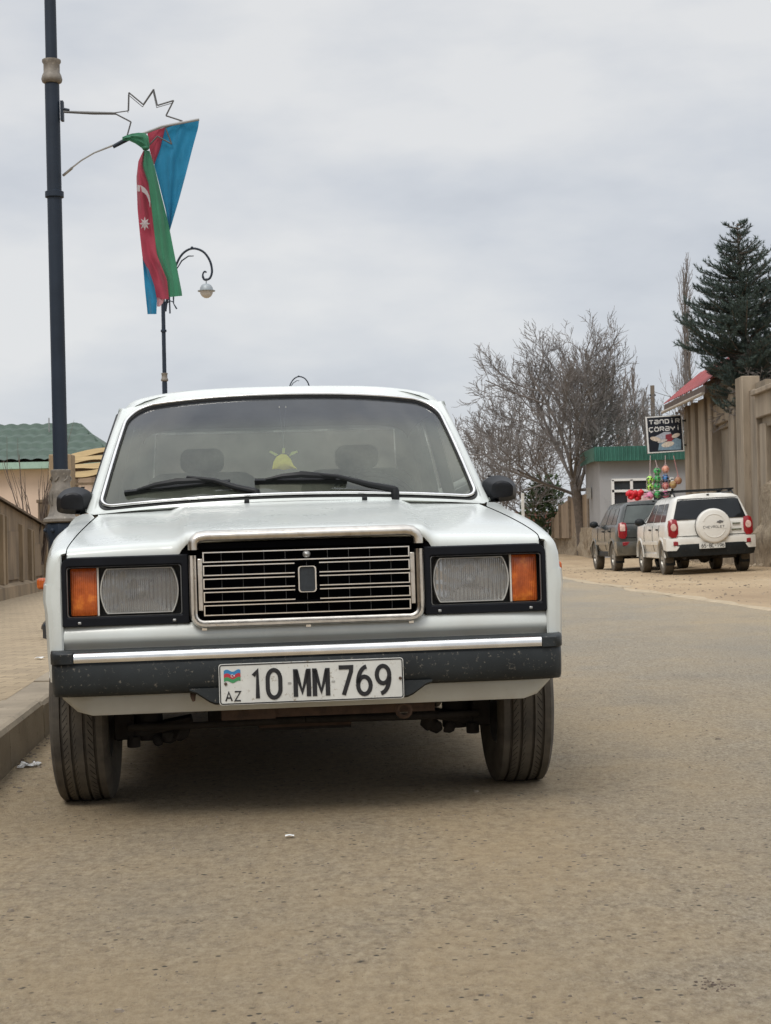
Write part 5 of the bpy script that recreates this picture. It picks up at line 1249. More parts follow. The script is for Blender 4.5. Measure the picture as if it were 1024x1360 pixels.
# red roofed building behind
rb = thing('red_roofed_house', 'building with a pink-red corrugated roof rising behind the left end of the tall wall', 'house')
rr_m = M('pink_red_roof', (.27, .045, .045), .6, var=.25, vscale=4)
mb = MB(); rows = []
for i in range(121):
    y = lerp(40.3, 46.2, i / 120); o = .03 * (1 if (i % 6) < 3 else 0)
    rows.append([(8.02, y, 4.56 + o), (8.55, y, 5.0 + o), (9.08, y, 5.42 + o), (10.4, y, 4.5 + o)])
mb.grid(rows); mb.build('roof', rr_m, rb, smooth=0)
mb = MB(); mb.box((8.06, 43.25, 4.44), (.06, 5.9, .20)); mb.build('eave_board', M('dark_eave', (.10, .07, .055), .7, var=.3, vscale=5), rb); mb = MB(); mb.tube([(7.98, 40.3, 4.33), (7.98, 46.2, 4.33)], .045, 8); mb.build('gutter', M('pale_gutter', (.45, .40, .34), .6, var=.2), rb)
mb = MB(); mb.box((9.55, 43.3, 2.2), (1.3, 5.6, 4.4)); mb.prism([(8.3, 4.4), (10.2, 4.4), (9.08, 5.36)], lambda x, z: (x, 40.5, z), lambda x, z: (x, 40.8, z)); mb.build('wall', plas_d, rb)

# shop
shop = thing('shop', 'small grey shop with a green corrugated fascia and white window frames', 'shop')
Yf = 50.0; grey_m = M('grey_plaster', (.33, .33, .335), .9, var=.12, vscale=1, spots=(.26, .26, .26), spot_scale=3, bmp=.15, bscale=20)
xs0, xs1 = at(798, 700, Yf).x, 13.0; zf0 = at(850, 612, Yf).z; zf1 = at(850, 593, Yf).z
mb = MB(); mb.box(((xs0 + xs1) / 2, Yf + 1.75, zf1 / 2 - .1), (xs1 - xs0, 3.5, zf1 - .3)); mb.build('wall', grey_m, shop)
gcor = M('green_corrugated', (.045, .15, .115), .45, .1, var=.25, vscale=2)
mb = MB(); rows = []
n = 330; x0 = at(790, 600, Yf - .35).x
for i in range(n + 1):
    x = lerp(x0, xs1, i / n); o = -.035 if (i % 6) < 3 else 0
    rows.append([(x, Yf - .34 + o, zf0), (x, Yf - .34 + o, zf1)])
mb.grid(rows); mb.box(((x0 + xs1) / 2, Yf + 1.5, zf1 - .03), (xs1 - x0, 3.6, .05)); mb.box(((x0 + xs1) / 2, Yf - .15, zf0 + .02), (xs1 - x0, .34, .03)); mb.box((x0 + .0, Yf + 1.5, (zf0 + zf1) / 2), (.03, 3.6, zf1 - zf0 - .02)); mb.build('fascia', gcor, shop, smooth=0)
wfr = M('white_frame', (.74, .74, .72), .5, var=.06)
def shp(px, py): p = at(px, py, Yf - .06); return p.x, p.z
wx = [814, 839, 866, 893]; wz = [637.5, 651, 672, 690]
fr = MB(); X0, Z1 = shp(814, 637.5); X1, _ = shp(893, 640); _, Z0 = shp(850, 690)
for z in (Z1, shp(850, 651.5)[1], Z0): fr.box(((X0 + X1) / 2, Yf - .05, z), (X1 - X0 + .08, .10, .075))
for px in wx: fr.box((shp(px, 660)[0], Yf - .052, (Z0 + Z1) / 2), (.085, .096, Z1 - Z0))
wn = fr.build('window', wfr, shop); mb = MB(); mb.box(((X0 + X1) / 2, Yf - .02, (Z0 + Z1) / 2), (X1 - X0, .05, Z1 - Z0)); mb.build('pane', house_glass, wn)
mb = MB(); mb.box((shp(849, 662)[0] - .0, Yf - .10, shp(850, 663)[1]), (.75, .04, .38)); mb.build('poster', M('pink_poster', (.62, .42, .42), .6, var=.3, vscale=6, spots=(.7, .66, .6), spot_scale=5), shop)
mb = MB(); mb.box((at(783, 650, Yf + 2.2).x - .05, Yf + 2.0, at(783, 655, Yf + 2).z), (.12, .25, .35)); mb.build('meter_box', M('meter_grey', (.35, .34, .31), .6, var=.2), shop)

# sign
sg_c = (at(857, 553, 45) + at(909, 600, 45)) / 2
sign = thing('shop_sign', 'square black hanging sign reading TƏNDİR ÇÖRƏYİ above a picture of flat bread', 'sign', tuple(sg_c), (0, -.045, 0))
hw, hh = .515, .515
mb = MB(); mb.box((0, .06, 0), (2 * hw, .12, 2 * hh)); mb.build('box', M('sign_case', (.03, .03, .03), .5, var=.2), sign, bevel=.01)
mb = MB(); 
for a, b_ in (((0, hh - .02), (2 * hw - .002, .03)), ((0, -hh + .02), (2 * hw - .002, .03)), ((-hw + .025, 0), (.045, 2 * hh - .07)), ((hw - .02, 0), (.03, 2 * hh - .07))): mb.box((a[0], -.006, a[1]), (b_[0], .012, b_[1]))
mb.build('frame', wfr, sign)
mb = MB(); mb.box((0, -.002, 0), (2 * hw - .08, .006, 2 * hh - .08)); mb.build('panel', M('sign_black', (.010, .013, .022), .4, var=.3, vscale=3), sign)
sf = lambda x, z, d: (x, -.0055 - d, z)
mb = MB(); text(mb, 'TeNDiR', -.415, .300, .112, .100, .034, .024, sf, .002); text(mb, 'coReYi', -.430, .095, .116, .105, .034, .024, sf, .002); mb.build('lettering', wfr, sign)
def blob(name, pts, col, d):
    mb = MB(); mb.prism(pts, lambda x, z: sf(x, z, d), lambda x, z: sf(x, z, 0)); return mb.build(name, M(name + '_col', col, .6, var=.25, vscale=18, spots=(.25, .18, .14), spot_scale=25), sign)
el = lambda cx, cz, rx, rz, rot=0: [(cx + rx * cos(a) * cos(rot) - rz * sin(a) * sin(rot), cz + rx * cos(a) * sin(rot) + rz * sin(a) * cos(rot)) for a in [2 * pi * i / 20 for i in range(20)]]
blob('cloth_picture', [(-.16, -.20), (-.22, -.44), (.42, -.46), (.44, -.18), (.30, -.12), (.1, -.25)], (.20, .30, .38), .0010)
blob('tray_picture', [(-.30, -.06), (-.02, .06), (.16, .05), (.20, -.10), (-.05, -.16), (-.25, -.14)], (.40, .42, .48), .0016)
blob('meat_picture', [(.02, -.02), (.18, -.0), (.22, -.16), (.14, -.24), (.0, -.2)], (.26, .03, .045), .0022)
blob('bread_picture', el(-.27, -.12, .15, .062, -.25), (.62, .52, .42), .0028); blob('bread_picture', el(.30, -.06, .12, .058, .3), (.64, .54, .45), .003); blob('bread_picture', el(.06, -.29, .18, .075, .15), (.66, .58, .48), .0034); blob('bread_picture', el(-.08, -.19, .14, .04, .2), (.55, .50, .47), .0031)
mb = MB()
for z in (.34, -.34): mb.tube([(hw, .06, z), (hw + .22, .1, z + .01)], .022, 8); mb.ico((hw + .10, .07, z), .045, 1)
mb.tube([(hw + .22, .1, .46), (hw + .22, .1, -.46)], .02, 8); mb.build('bracket', black, sign)
mb = MB()
for k in range(5): mb.ico((hw - .12 + .07 * k, .1, hh + .05 + .05 * (k % 2)), .05, 1, .3)
mb.build('white_ribbon_knot', M('white_rag', (.66, .60, .60), .8, var=.2), sign)

# balls in nets
def ballmat(name, c1, c2):
    m, nt, b = new_mat(name); oc = texco(nt); v = nt.nodes.new('ShaderNodeTexVoronoi'); v.inputs['Scale'].default_value = 11; nt.links.new(oc, v.inputs['Vector'])
    nt.links.new(ramp(nt, v.outputs['Distance'], [(.34, tuple(c2)), (.40, tuple(c1))]).outputs[0], b.inputs['Base Color']); b.inputs['Roughness'].default_value = .4; return m
def z3(u, v, Y): return at(820 + u / 8.533, 530 + v / 8.533, Y)
blk = (.015, .015, .015)
cols = {'lime': ((.42, .82, .10), blk), 'pink': ((.80, .28, .48), blk), 'green': ((.05, .38, .10), (.02, .06, .03)), 'peach': ((.80, .38, .26), (.6, .22, .16)), 'blue': ((.05, .22, .55), blk), 'salmon': ((.68, .26, .22), (.35, .06, .08)), 'magenta': ((.62, .15, .32), (.2, .02, .08)), 'tan': ((.50, .36, .14), (.4, .25, .1)), 'brown': ((.45, .24, .13), (.35, .16, .09))}
bm_ = {k: ballmat('ball_' + k, *v) for k, v in cols.items()}
Yb = 45.0
strings = [(373, 640, [(370, 915, 'lime', 'bright lime football with black spots, upper one in the leftmost net'), (370, 997, 'lime', 'bright lime football with black spots, lower one in the leftmost net'), (372, 1092, 'pink', 'pink football with black spots at the bottom of the leftmost net')], 'leftmost hanging ball net, with two lime balls and one pink ball'),
 (430, 690, [(450, 822, 'green', 'dark green ball at the top of the all-green column'), (455, 905, 'green', 'dark green ball second from the top of the all-green column'), (450, 992, 'green', 'dark green ball third from the top of the all-green column'), (455, 1080, 'green', 'dark green ball at the bottom of the all-green column')], 'hanging net holding a column of four dark green balls'),
 (543, 640, [(545, 797, 'peach', 'peach orange ball above the blue ball'), (545, 897, 'blue', 'blue ball with black spots hanging under the sign'), (545, 985, 'salmon', 'salmon red ball just under the blue ball'), (548, 1078, 'magenta', 'magenta pink ball at the bottom of the net with the blue ball')], 'hanging net holding peach, blue, salmon and magenta balls'),
 (635, 640, [(688, 925, 'brown', 'brownish orange ball, the rightmost one under the sign'), (630, 970, 'tan', 'tan yellow ball beside the brownish orange ball')], 'rightmost hanging ball net of red and white mesh with two tan balls')]
for su, sv, balls, lab in strings:
    nt_ = thing('ball_net', lab, 'net', tuple(z3(su, sv, Yb)), group='ball nets hanging under the sign'); o0 = z3(su, sv, Yb)
    mb = MB(); c = [z3(u, v, Yb) - o0 for u, v, *_ in balls]
    topc = c[0]; last = c[-1]
    mb.tube([(0, 0, 0), (topc + Vector((0, 0, .16))) * 1.0], .010, 5)
    for i in range(7):
        a = 2 * pi * i / 7; off = Vector((cos(a), sin(a), 0)) * .104
        path = [(topc + Vector((0, 0, .17)))] + [p + off for p in c] + [last + Vector((0, 0, -.12))]
        mb.tube(path, .0035, 4, cap=False)
    for p in c:
        for zz in (-.05, .05): r = sqrt(.107 ** 2 - zz ** 2); mb.tube([p + Vector((r * cos(2 * pi * i / 12), r * sin(2 * pi * i / 12), zz)) for i in range(12)], .003, 4, closed=True)
    mb.build('mesh', M('net_cord', (.62, .50, .50) if su != 635 else (.62, .30, .30), .8, var=.2), nt_)
    for u, v, cname, bl in balls:
        mb = MB(); mb.ico((0, 0, 0), .106, 3); bo = mb.build('ball', bm_[cname]); bo.location = z3(u, v, Yb); bo.rotation_euler = (u, v, 1)
        tag(bo, bl, 'ball', 'balls hanging in nets under the sign')
# red bunch
rc = z3(200, 1095, Yb); rbn = thing('red_bunch', 'bunch of bright red rosettes hanging above the dark car roof', 'decoration', tuple(rc))
redm = M('bright_red', (.62, .012, .025), .5, var=.3, vscale=30); mb = MB(); rng = random.Random(6)
for i in range(26):
    mb.ico((rng.gauss(0, .11), rng.uniform(-.06, .06), rng.gauss(0, .06) + .02), rng.uniform(.055, .09), 2, .12, rng=rng)
mb.build('rosettes', redm, rbn, smooth=60); mb = MB(); mb.tube([(.18, 0, 0), (.30, 0, .05), (.42, 0, .0)], .015, 5); mb.tube([(.25, 0, -.05), (.36, 0, .0)], .02, 5); mb.build('ribbon', bm_['pink'], rbn)

# fence, stone bank, red wall, post, bush
fm = M('tan_fence_panel', (.30, .225, .155), .9, var=.3, vscale=3, spots=(.16, .11, .07), spot_scale=8, bmp=.4, stretch=(1, 1, .2))
fc = thing('panel_fence', 'rust-streaked tan panel fence standing on the stone bank beside the shop', 'fence')
fp = [(735, 689, 61.0), (744, 672, 58.5), (757, 661, 56), (770, 658, 54.2), (783, 655, 52.8)]
for (a, pa, Ya), (b_, pb, Yb2) in zip(fp, fp[1:]):
    A = at(a, pa, Ya); B = at(b_, pb, Yb2); mb = MB(); rows = []
    for i in range(9):
        t = i / 8; x, y = lerp(A.x, B.x, t), lerp(A.y, B.y, t); o = .03 * (i % 2); rows.append([(x + o, y, .8), (x + o, y, lerp(A.z, B.z, t)), (x + o + .04, y + .02, lerp(A.z, B.z, t))])
    mb.grid(rows); mb.build('panel', fm, fc, smooth=0)
for a, pa, Ya in fp: A = at(a, pa - 2, Ya); mb = MB(); mb.box((A.x - .03, A.y - .02, (A.z + .8) / 2), (.09, .12, A.z - .8)); mb.build('post', M('fence_post', (.20, .155, .11), .9, var=.3), fc)
mb = MB(); rows = []
for i in range(40):
    t = i / 39; y = lerp(66, 50.5, t); xb = lerp(at(728, 700, 66).x, at(786, 700, 50.5).x, t); row = []
    for j in range(9): z = lerp(0, .95, j / 8) + g(6, y) - .02; d = .10 * noise.noise(Vector((y * 1.8, z * 3.2, 2))) + .05 * noise.noise(Vector((y * 6, z * 6, 5))); row.append((xb - .12 + d + .10 * z, y - .5 - d, z))
    rows.append(row + [(xb + .5, y + .2, row[-1][2] + .02)])
mb.grid(rows); tag(mb.build('stone_bank', stone_m, smooth=40), 'low rough stone bank under the panel fence, at the edge of the dirt', 'wall')
redw = thing('brick_wall', 'reddish brick wall behind the sedan wing under the green bush', 'wall'); 
mb = MB(); A, B = at(690, 681, 70), at(736, 681, 66); mb.box(((A.x + B.x) / 2 , 68, A.z / 2), (B.x - A.x + 2, .3, A.z)); mb.build('wall_face', M('red_brick', (.24, .10, .075), .9, var=.3, vscale=4, bmp=.3), redw); mb = MB(); mb.box(((A.x + B.x) / 2, 67.9, A.z - .9), (B.x - A.x + 2.1, .25, .5)); mb.build('grey_band', grey_m, redw)
quad_post('white_post', 692, 696, 655, 47, M('white_post_paint', (.55, .54, .50), .8, var=.2), 'thin white post standing by the dark mirror of the sedan', 'post')
# utility pole and wires
up = thing('utility_pole', 'weathered wooden utility pole standing behind the shop sign', 'utility pole', (at(867.5, 560, 58).x, 58, 0)); hgt = at(867, 512, 58).z
mb = MB(); mb.tube([(0, 0, 0), (.0, 0, hgt)], [.10, .075], 10); mb.build('shaft', M('pole_wood', (.16, .13, .10), .9, var=.3, vscale=8, bmp=.4, stretch=(1, 1, .1)), up); mb = MB(); mb.box((0, -.02, hgt - .35), (.22, .05, .06)); mb.build('crossarm', black, up)
def wire(a, b_, sag, lab):
    mb = MB(); mb.tube([a.lerp(b_, i / 12) - Vector((0, 0, sag * 4 * (i / 12) * (1 - i / 12))) for i in range(13)], .009, 4); tag(mb.build('wire', black), lab, 'wire')
T = Vector((up.location.x, 58, hgt - .3))
wire(T, Vector((8.2, 46.5, 4.3)), .15, 'thin cable from the utility pole down to the tall wall'); wire(T + Vector((0, 0, .1)), Vector((13.5, 64, 6.2)), .2, 'thin cable running right from the utility pole behind the wall')
wire(T, Vector((9.5, 70, 3.2)), .1, 'thin stay cable slanting down from the utility pole')

# ================================================================== TREES
def bare_tree(name, label, base, H, spread, seed, r0, depth=5, kids=(3, 5, 5, 4, 3), lean=(0, 0), group=None, limbs=9, fork=.35, cat='tree', P=None, trunk_h=None, extra=None):
    t = thing(name, label, cat, tuple(base), group=group); rng = random.Random(seed)
    P0 = dict(seg=4, wig=.13, up=.035, tap=.55, kids=list(kids), start=.22, ang=(.35, .95), ratio=.62, rr=.62, rmin=.009); P0.update(P or {})
    th = trunk_h or H * fork; top = Vector((lean[0], lean[1], th)); mb = MB()
    pts = [Vector((0, 0, -.1)), Vector((lean[0] * .2, lean[1] * .2, th * .3)), Vector((lean[0] * .7 + .04, lean[1] * .6, th * .7)), top]
    mb.tube(pts, [r0 * 1.25, r0, r0 * .9, r0 * .8], 10); mb.build('trunk', bark, t, smooth=60)
    mb = MB()
    for i in range(limbs):
        a = 2 * pi * (i + rng.random() * .5) / limbs; el_ = rng.uniform(.15, 1.3) if i else 1.5
        d = Vector((cos(a) * cos(el_) * spread, sin(a) * cos(el_) * spread, sin(el_))).normalized()
        L = (H - th) * rng.uniform(.50, .66) * (1 if el_ > .7 else .85 * spread ** .5)
        st = pts[2].lerp(top, rng.uniform(.2, 1)); grow(mb, st, d, L, r0 * rng.uniform(.26, .40), depth - 1, rng, P0)
    if extra: extra(mb, top, rng, P0)
    mb.build('crown', twig_m, t, smooth=0, fix=False); return t
base = at(776, 745, 54); base.z = .2
bare_tree('bare_tree', 'large wide-crowned leafless tree with a thick trunk beside the shop', base, 8.7, 1.15, 21, .19, depth=5, kids=(4, 5, 6, 6), lean=(-.28, 0), limbs=14, trunk_h=2.5, P=dict(wig=.10, up=.075, ratio=.60, rr=.58, rmin=.009))
base = at(668, 745, 62); base.z = .1
bare_tree('bare_tree', 'smaller thicket-like leafless tree left of the large one, behind the sedan mirror', base, 7.8, 1.1, 5, .09, depth=5, kids=(3, 4, 5, 5), limbs=9, trunk_h=1.2, P=dict(wig=.14, up=.04, ratio=.62, rmin=.011))
base = at(715, 745, 66); base.z = .1
bare_tree('bare_tree', 'leafless tree filling the gap low behind the large bare tree', base, 6.5, 1.1, 17, .10, depth=5, kids=(3, 3, 4, 5), limbs=7, trunk_h=1.4, P=dict(wig=.14, up=.04, ratio=.62, rmin=.011))
PP = dict(seg=5, wig=.05, up=.10, tap=.4, start=.15, ang=(.25, .55), ratio=.42, rr=.5, rmin=.012)
def poplar(px, pytop, Y, lab, seed, n=26, wsp=1.0, group='slender bare trees behind the shop'):
    b0 = at(px, 700, Y); b0.z = 0; H = at(px, pytop, Y).z; t = thing('bare_poplar', lab, 'tree', tuple(b0), group=group); rng = random.Random(seed)
    mb = MB(); mb.tube([(0, 0, 0), (.02 * H, 0, H * .5), (0, 0, H)], [.13, .08, .012], 8); mb.build('trunk', bark, t, smooth=60); mb = MB()
    for i in range(n):
        z = H * (.15 + .8 * (i / n)); a = rng.uniform(0, 6.28); d = Vector((cos(a) * .28 * wsp, sin(a) * .28 * wsp, 1)).normalized()
        grow(mb, Vector((0, 0, z)), d, H * .26 * (1.15 - .75 * i / n), .030, 2, rng, dict(PP, kids=[4, 5]))
    mb.build('crown', twig_m, t, smooth=0, fix=False)
poplar(832, 500, 76, 'slender bare tree rising just right of the large bare tree', 31, wsp=1.6)
poplar(845, 488, 80, 'tallest of the slender bare trees between the large tree and the sign', 32, wsp=1.6)
poplar(858, 520, 74, 'slender bare tree directly left of the wooden utility pole', 33, wsp=1.7)
poplar(822, 530, 72, 'lowest slender bare tree above the left end of the green fascia', 34, wsp=1.8)
poplar(879, 545, 70, 'short bare tree showing just right of the wooden utility pole', 35, wsp=1.8)
poplar(916, 358, 84, 'tall narrow bare poplar standing left of the dark cedar', 36, n=44, wsp=.55, group=None)
b0 = at(1036, 640, 39.5); b0.z = .2
bare_tree('bare_tree', 'leafless tree at the right frame edge, its fine twigs in front of the cedar', b0, 6.6, .9, 44, .10, depth=5, kids=(3, 4, 6, 5), limbs=9, trunk_h=3.4, P=dict(wig=.15, up=.0, ratio=.58, rmin=.007))
# cedar
def needle_mat(name, c1, c2):
    m, nt, b = new_mat(name); oc = texco(nt); n = nz(nt, 1.6, 4, .6, vec=oc); n2 = nz(nt, 20, 2, .6, vec=oc)
    mx = nt.nodes.new('ShaderNodeMix'); mx.inputs[0].default_value = .4; nt.links.new(n.outputs[0], mx.inputs[2]); nt.links.new(n2.outputs[0], mx.inputs[3])
    nt.links.new(ramp(nt, mx.outputs[0], [(.35, c1), (.65, c2)]).outputs[0], b.inputs['Base Color']); b.inputs['Roughness'].default_value = .7; return m
def tuft(mb, p, d, L, n, rng, w=.012, spread=.75):
    d = d.normalized(); o = d.orthogonal().normalized()
    for i in range(n):
        a = rng.uniform(0, 6.28); s_ = rng.uniform(.1, spread); q = (d + (Matrix.Rotation(a, 3, d) @ o) * s_).normalized(); st = p + d * rng.uniform(-.5, .5) * L; e = st + q * L * rng.uniform(.6, 1.1)
        sd = q.cross(Vector((rng.gauss(0, 1), rng.gauss(0, 1), rng.gauss(0, 1)))).normalized() * w; k = mb.add([st - sd, st + sd, e]); mb.face((k, k + 1, k + 2))
b0 = Vector((8.88, 39.3, .1)); Hc = at(985, 293, 39.3).z - .1
cedar = thing('cedar_tree', 'tall dark blue-green cedar rising behind the wall on the right', 'tree', tuple(b0)); rng = random.Random(12)
tx = lambda z: -.16 * sst(3.5, Hc, z)
mb = MB(); mb.tube([(0, 0, 0), (tx(Hc * .6), 0, Hc * .6), (tx(Hc), 0, Hc - .2)], [.14, .08, .015], 10); mb.build('trunk', bark, cedar)
mb = MB(); lb = MB()
prof_c = [(3.2, .75), (4.1, .9), (4.6, 1.1), (5.0, 1.5), (5.4, 1.8), (5.8, 1.55), (6.2, 1.25), (6.7, 1.15), (7.1, .85), (7.5, .72), (7.9, .45), (8.2, .25), (8.6, .06)]
z = 3.75; k = 0
while z < Hc - .1:
    Rm = .93 * interp(prof_c, z * 8.4 / Hc); nb = 8 if Rm > .8 else (6 if Rm > .3 else 4)
    for i in range(nb):
        a = k * 2.4 + 2 * pi * i / nb + rng.uniform(-.4, .4); R = Rm * rng.choice((.6, .8, .95, 1.0, 1.05)) * rng.uniform(.92, 1.04)
        st = Vector((tx(z), 0, z + rng.uniform(-.2, .15))); h = Vector((cos(a), sin(a), 0)); pts = []
        N = max(3, int(R / .10)); rise = rng.uniform(.15, .60)
        for j in range(N + 1):
            t = j / N; pts.append(st + h * R * t + Vector((0, 0, R * (-.08 * t + rise * t ** 2.0))))
        lb.tube(pts, [.028 * (1 - .75 * j / N) for j in range(N + 1)], 4, cap=False)
        for j in range(1, N + 1):
            t = j / N; dd = (pts[j] - pts[j - 1]).normalized(); up_ = Vector((0, 0, 1))
            if t < .25 and R > .9 and rng.random() < .5: continue
            tuft(mb, pts[j], dd + up_ * .4, .11, 20, rng, .0075, 1.2)
            side = Vector((-h.y, h.x, 0))
            for sgn in (-1, 1):
                if rng.random() < .18: continue
                sl_ = min(.42, R * .34) * (1.1 - abs(t - .5)) * rng.uniform(.4, 1.2); m_ = max(1, int(sl_ / .085))
                dr_ = (side * sgn * rng.uniform(.5, 1) + dd * rng.uniform(.4, 1) + up_ * rng.uniform(-.1, .75)).normalized()
                for q in range(1, m_ + 1):
                    tuft(mb, pts[j] + dr_ * sl_ * q / m_, dr_ + up_ * .3, .10, 16, rng, .0075, 1.2)
    z += .16 if Rm > .5 else .14; k += 1
lb.build('limbs', bark, cedar, smooth=0, fix=False)
mb.build('crown', needle_mat('cedar_needles', (.030, .052, .044), (.085, .120, .104)), cedar, smooth=0, fix=False)
# bush
bu = thing('evergreen_bush', 'dark green leafy bush under the large bare tree above the brick wall', 'bush', tuple(at(722, 680, 62))); mb = MB(); rng = random.Random(14)
for i in range(900):
    a = rng.uniform(0, 6.28); q = rng.random() ** .5; zz = rng.random(); rr_ = 1.15 * (1 - zz * .55) * q
    tuft(mb, Vector((rr_ * cos(a) * (1.05 + .25 * sin(3 * a)), rr_ * sin(a) * .7, -1 + zz * 2.1 + .3 * sin(2 * a))), Vector((cos(a) * .6, sin(a) * .6, rng.uniform(.1, 1))), .14, 6, rng, .035, 1.2)
mb.build('foliage', needle_mat('bush_leaves', (.030, .055, .022), (.085, .13, .05)), bu, smooth=0, fix=False)
mb = MB(); mb.tube([(0, 0, -2), (0, 0, .3)], .06, 6); mb.build('stem', bark, bu)

# ================================================================== PARKED CARS ON THE RIGHT
lamp_red = M('tail_lamp_red', (.27, .006, .012), .2, var=.2, vscale=12); lamp_clear = M('tail_lamp_clear', (.62, .42, .36), .2, var=.3, vscale=25)
trim = M('car_trim_dark', (.012, .015, .017), .55, ior=1.35, var=.3, vscale=5, spots=(.07, .06, .045), spot_scale=30)
def suv(label, x, y, yaw, tilt, paint_m, glass_m, white_car):
    t = thing('off_road_car', label, 'car', (x, y, g(x, y) - .004), (0, tilt, yaw), 'off-road cars parked on the dirt')
    AX = (.74, 3.19); RA = .385
    cabt = [(0, 1), (2.05, 1), (2.25, .86), (2.75, .12), (2.85, 0), (4, 0)]
    wf = [(0, .93), (.06, .97), (.2, 1), (3.4, 1), (3.75, .95), (3.86, .86), (3.9, .7)]
    hz = [(2.7, 1.08), (3.3, 1.03), (3.75, .95), (3.86, .85), (3.9, .7)]
    def sec(yy, s):
        c = interp(cabt, yy); wfv = interp(wf, yy); am = .40 if .25 < yy < 3.6 else .46
        for yc in AX:
            d = abs(yy - yc)
            if d < RA: am = max(am, .34 + sqrt(RA ** 2 - d * d))
        P = [(.79, .40), (.845, .50), (.875, .64), (.885, .78), (.88, .90), (.862, 1.03)]
        if c > 0.02:
            P += [(.845, 1.06), (lerp(.83, .775, c), lerp(1.08, 1.27, c)), (lerp(.80, .70, c), lerp(1.09, 1.47, c)), (lerp(.76, .655, c), lerp(1.10, 1.555, c)), (lerp(.6, .56, c), lerp(1.11, 1.60, c)), (lerp(.35, .3, c), lerp(1.12, 1.625, c)), (0, lerp(1.13, 1.635, c))]
        else:
            h = interp(hz, yy); P += [(.84, min(1.05, h)), (.80, h + .0), (.74, h + .02), (.66, h + .025), (.5, h + .04), (.3, h + .05), (0, h + .055)]
        fade = max(0, 1 - yy / 1.1); out = []
        for px_, pz in P:
            pz = max(pz, am); lean = (pz - 1.02) * .34 * fade if pz > 1.02 else 0
            out.append((s * px_ * wfv, yy + lean, min(pz, 9)))
        return out
    yss = sorted(set([0, .03, .06, .12, .2] + [round(AX[0] - RA + 2 * RA * i / 14, 3) for i in range(15)] + [1.3, 1.6, 1.9, 2.05, 2.15, 2.25, 2.4, 2.55, 2.7, 2.78, 2.85] + [round(AX[1] - RA + 2 * RA * i / 14, 3) for i in range(15)] + [3.7, 3.8, 3.86, 3.9]))
    mb = MB()
    for s in (-1, 1): mb.grid([sec(v, s) for v in yss])
    # tail face
    L = sec(0, -1); Rr = sec(0, 1)
    mb.grid([[(lerp(a[0], b_[0], i / 8), a[1] - .03 * (1 - (2 * i / 8 - 1) ** 4), a[2]) for i in range(9)] for a, b_ in zip(L, Rr)])
    L = sec(3.9, -1); Rr = sec(3.9, 1); mb.grid([[a, b_] for a, b_ in zip(L, Rr)])
    # flared arches
    for s in (-1, 1):
        for yc in AX:
            rows = []
            for i in range(21):
                a = radians(-10 + 200 * i / 20); rows.append([(s * xx, yc - rr_ * cos(a), max(.36, .34 + rr_ * sin(a))) for xx, rr_ in ((.878, RA + .07), (.896, RA + .04), (.894, RA), (.85, RA - .01), (.60, RA - .01))])
            mb.grid(rows)
    body = mb.build('body', paint_m, t, smooth=38)
    face_y = lambda z: -.03 + (z - 1.02) * .34 if z > 1.02 else -.03
    # lower cladding / bumper
    mb = MB()
    for s in (-1, 1): mb.box((s * .80, 1.96, .40), (.09, 1.7, .12))
    mb.box((0, 2, .42), (1.2, 3.4, .12)); mb.build('sill', paint_m if white_car else trim, t, bevel=.02)
    bmat = trim if white_car else paint_m
    mb = MB(); rows = []
    for i in range(21):
        u = -1 + i / 10; xx = u * .90; yb = -.13 + .16 * abs(u) ** 6; rows.append([(xx * .97, yb + .10, .70), (xx, yb, .69), (xx, yb - .02, .60), (xx, yb, .50), (xx * .97, yb + .03, .38), (xx * .95, yb + .25, .36)])
    rows = [[(p[0], .35, p[2]) for p in rows[0]]] + rows + [[(p[0], .35, p[2]) for p in rows[-1]]]
    mb.grid(rows); mb.build('rear_bumper', bmat, t, smooth=45)
    if white_car:
        mb = MB(); rows = []
        for i in range(21):
            u = -1 + i / 10; xx = u * .905; yb = -.14 + .16 * abs(u) ** 6; lo = .62 if abs(u) < .78 else .50; rows.append([(xx * .97, yb + .10, .755), (xx, yb, .745), (xx, yb - .01, .70), (xx, yb - .005, lo)])
        rows = [[(p[0], .35, p[2] + .02) for p in rows[0]]] + rows + [[(p[0], .35, p[2] + .02) for p in rows[-1]]]
        mb.grid(rows); mb.build('bumper_top', paint_m, t, smooth=45)
    for s in (-1, 1):
        mb = MB(); mb.box((s * .66, -.12 + (.03 if s else 0), .645), (.24, .05, .085)); mb.build('fog_lamp', M('reflector_red', (.25, .015, .02), .3, var=.2), t, bevel=.01)
    # windows
    def P_(yy, z, s, o=.006):
        q = [p for p in sec(yy, s)]; 
        for a, b_ in zip(q[4:], q[5:]):
            if a[2] <= z <= b_[2]: f = (z - a[2]) / max(1e-6, b_[2] - a[2]); v = Vector(a).lerp(Vector(b_), f); return v + Vector((s * o, 0, o * .3))
        return Vector(q[8])
    def side_win(y0b, y1b, y0t, y1t, s, name='side_window'):
        mb = MB(); rows = []
        for j in range(7):
            tt = j / 6; z = lerp(1.09, 1.46, tt); rows.append([P_(lerp(lerp(y0b, y0t, tt), lerp(y1b, y1t, tt), i / 5), z, s) for i in range(6)])
        # round the corners slightly
        mb.grid(rows); mb.build(name, glass_m if not white_car else suv_glass, t, smooth=60)
    for s in (-1, 1): side_win(.32, .86, .42, .86, s, 'quarter_window'); side_win(.93, 1.60, .93, 1.60, s); side_win(1.67, 2.50, 1.67, 2.10, s)
    mb = MB(); rows = []
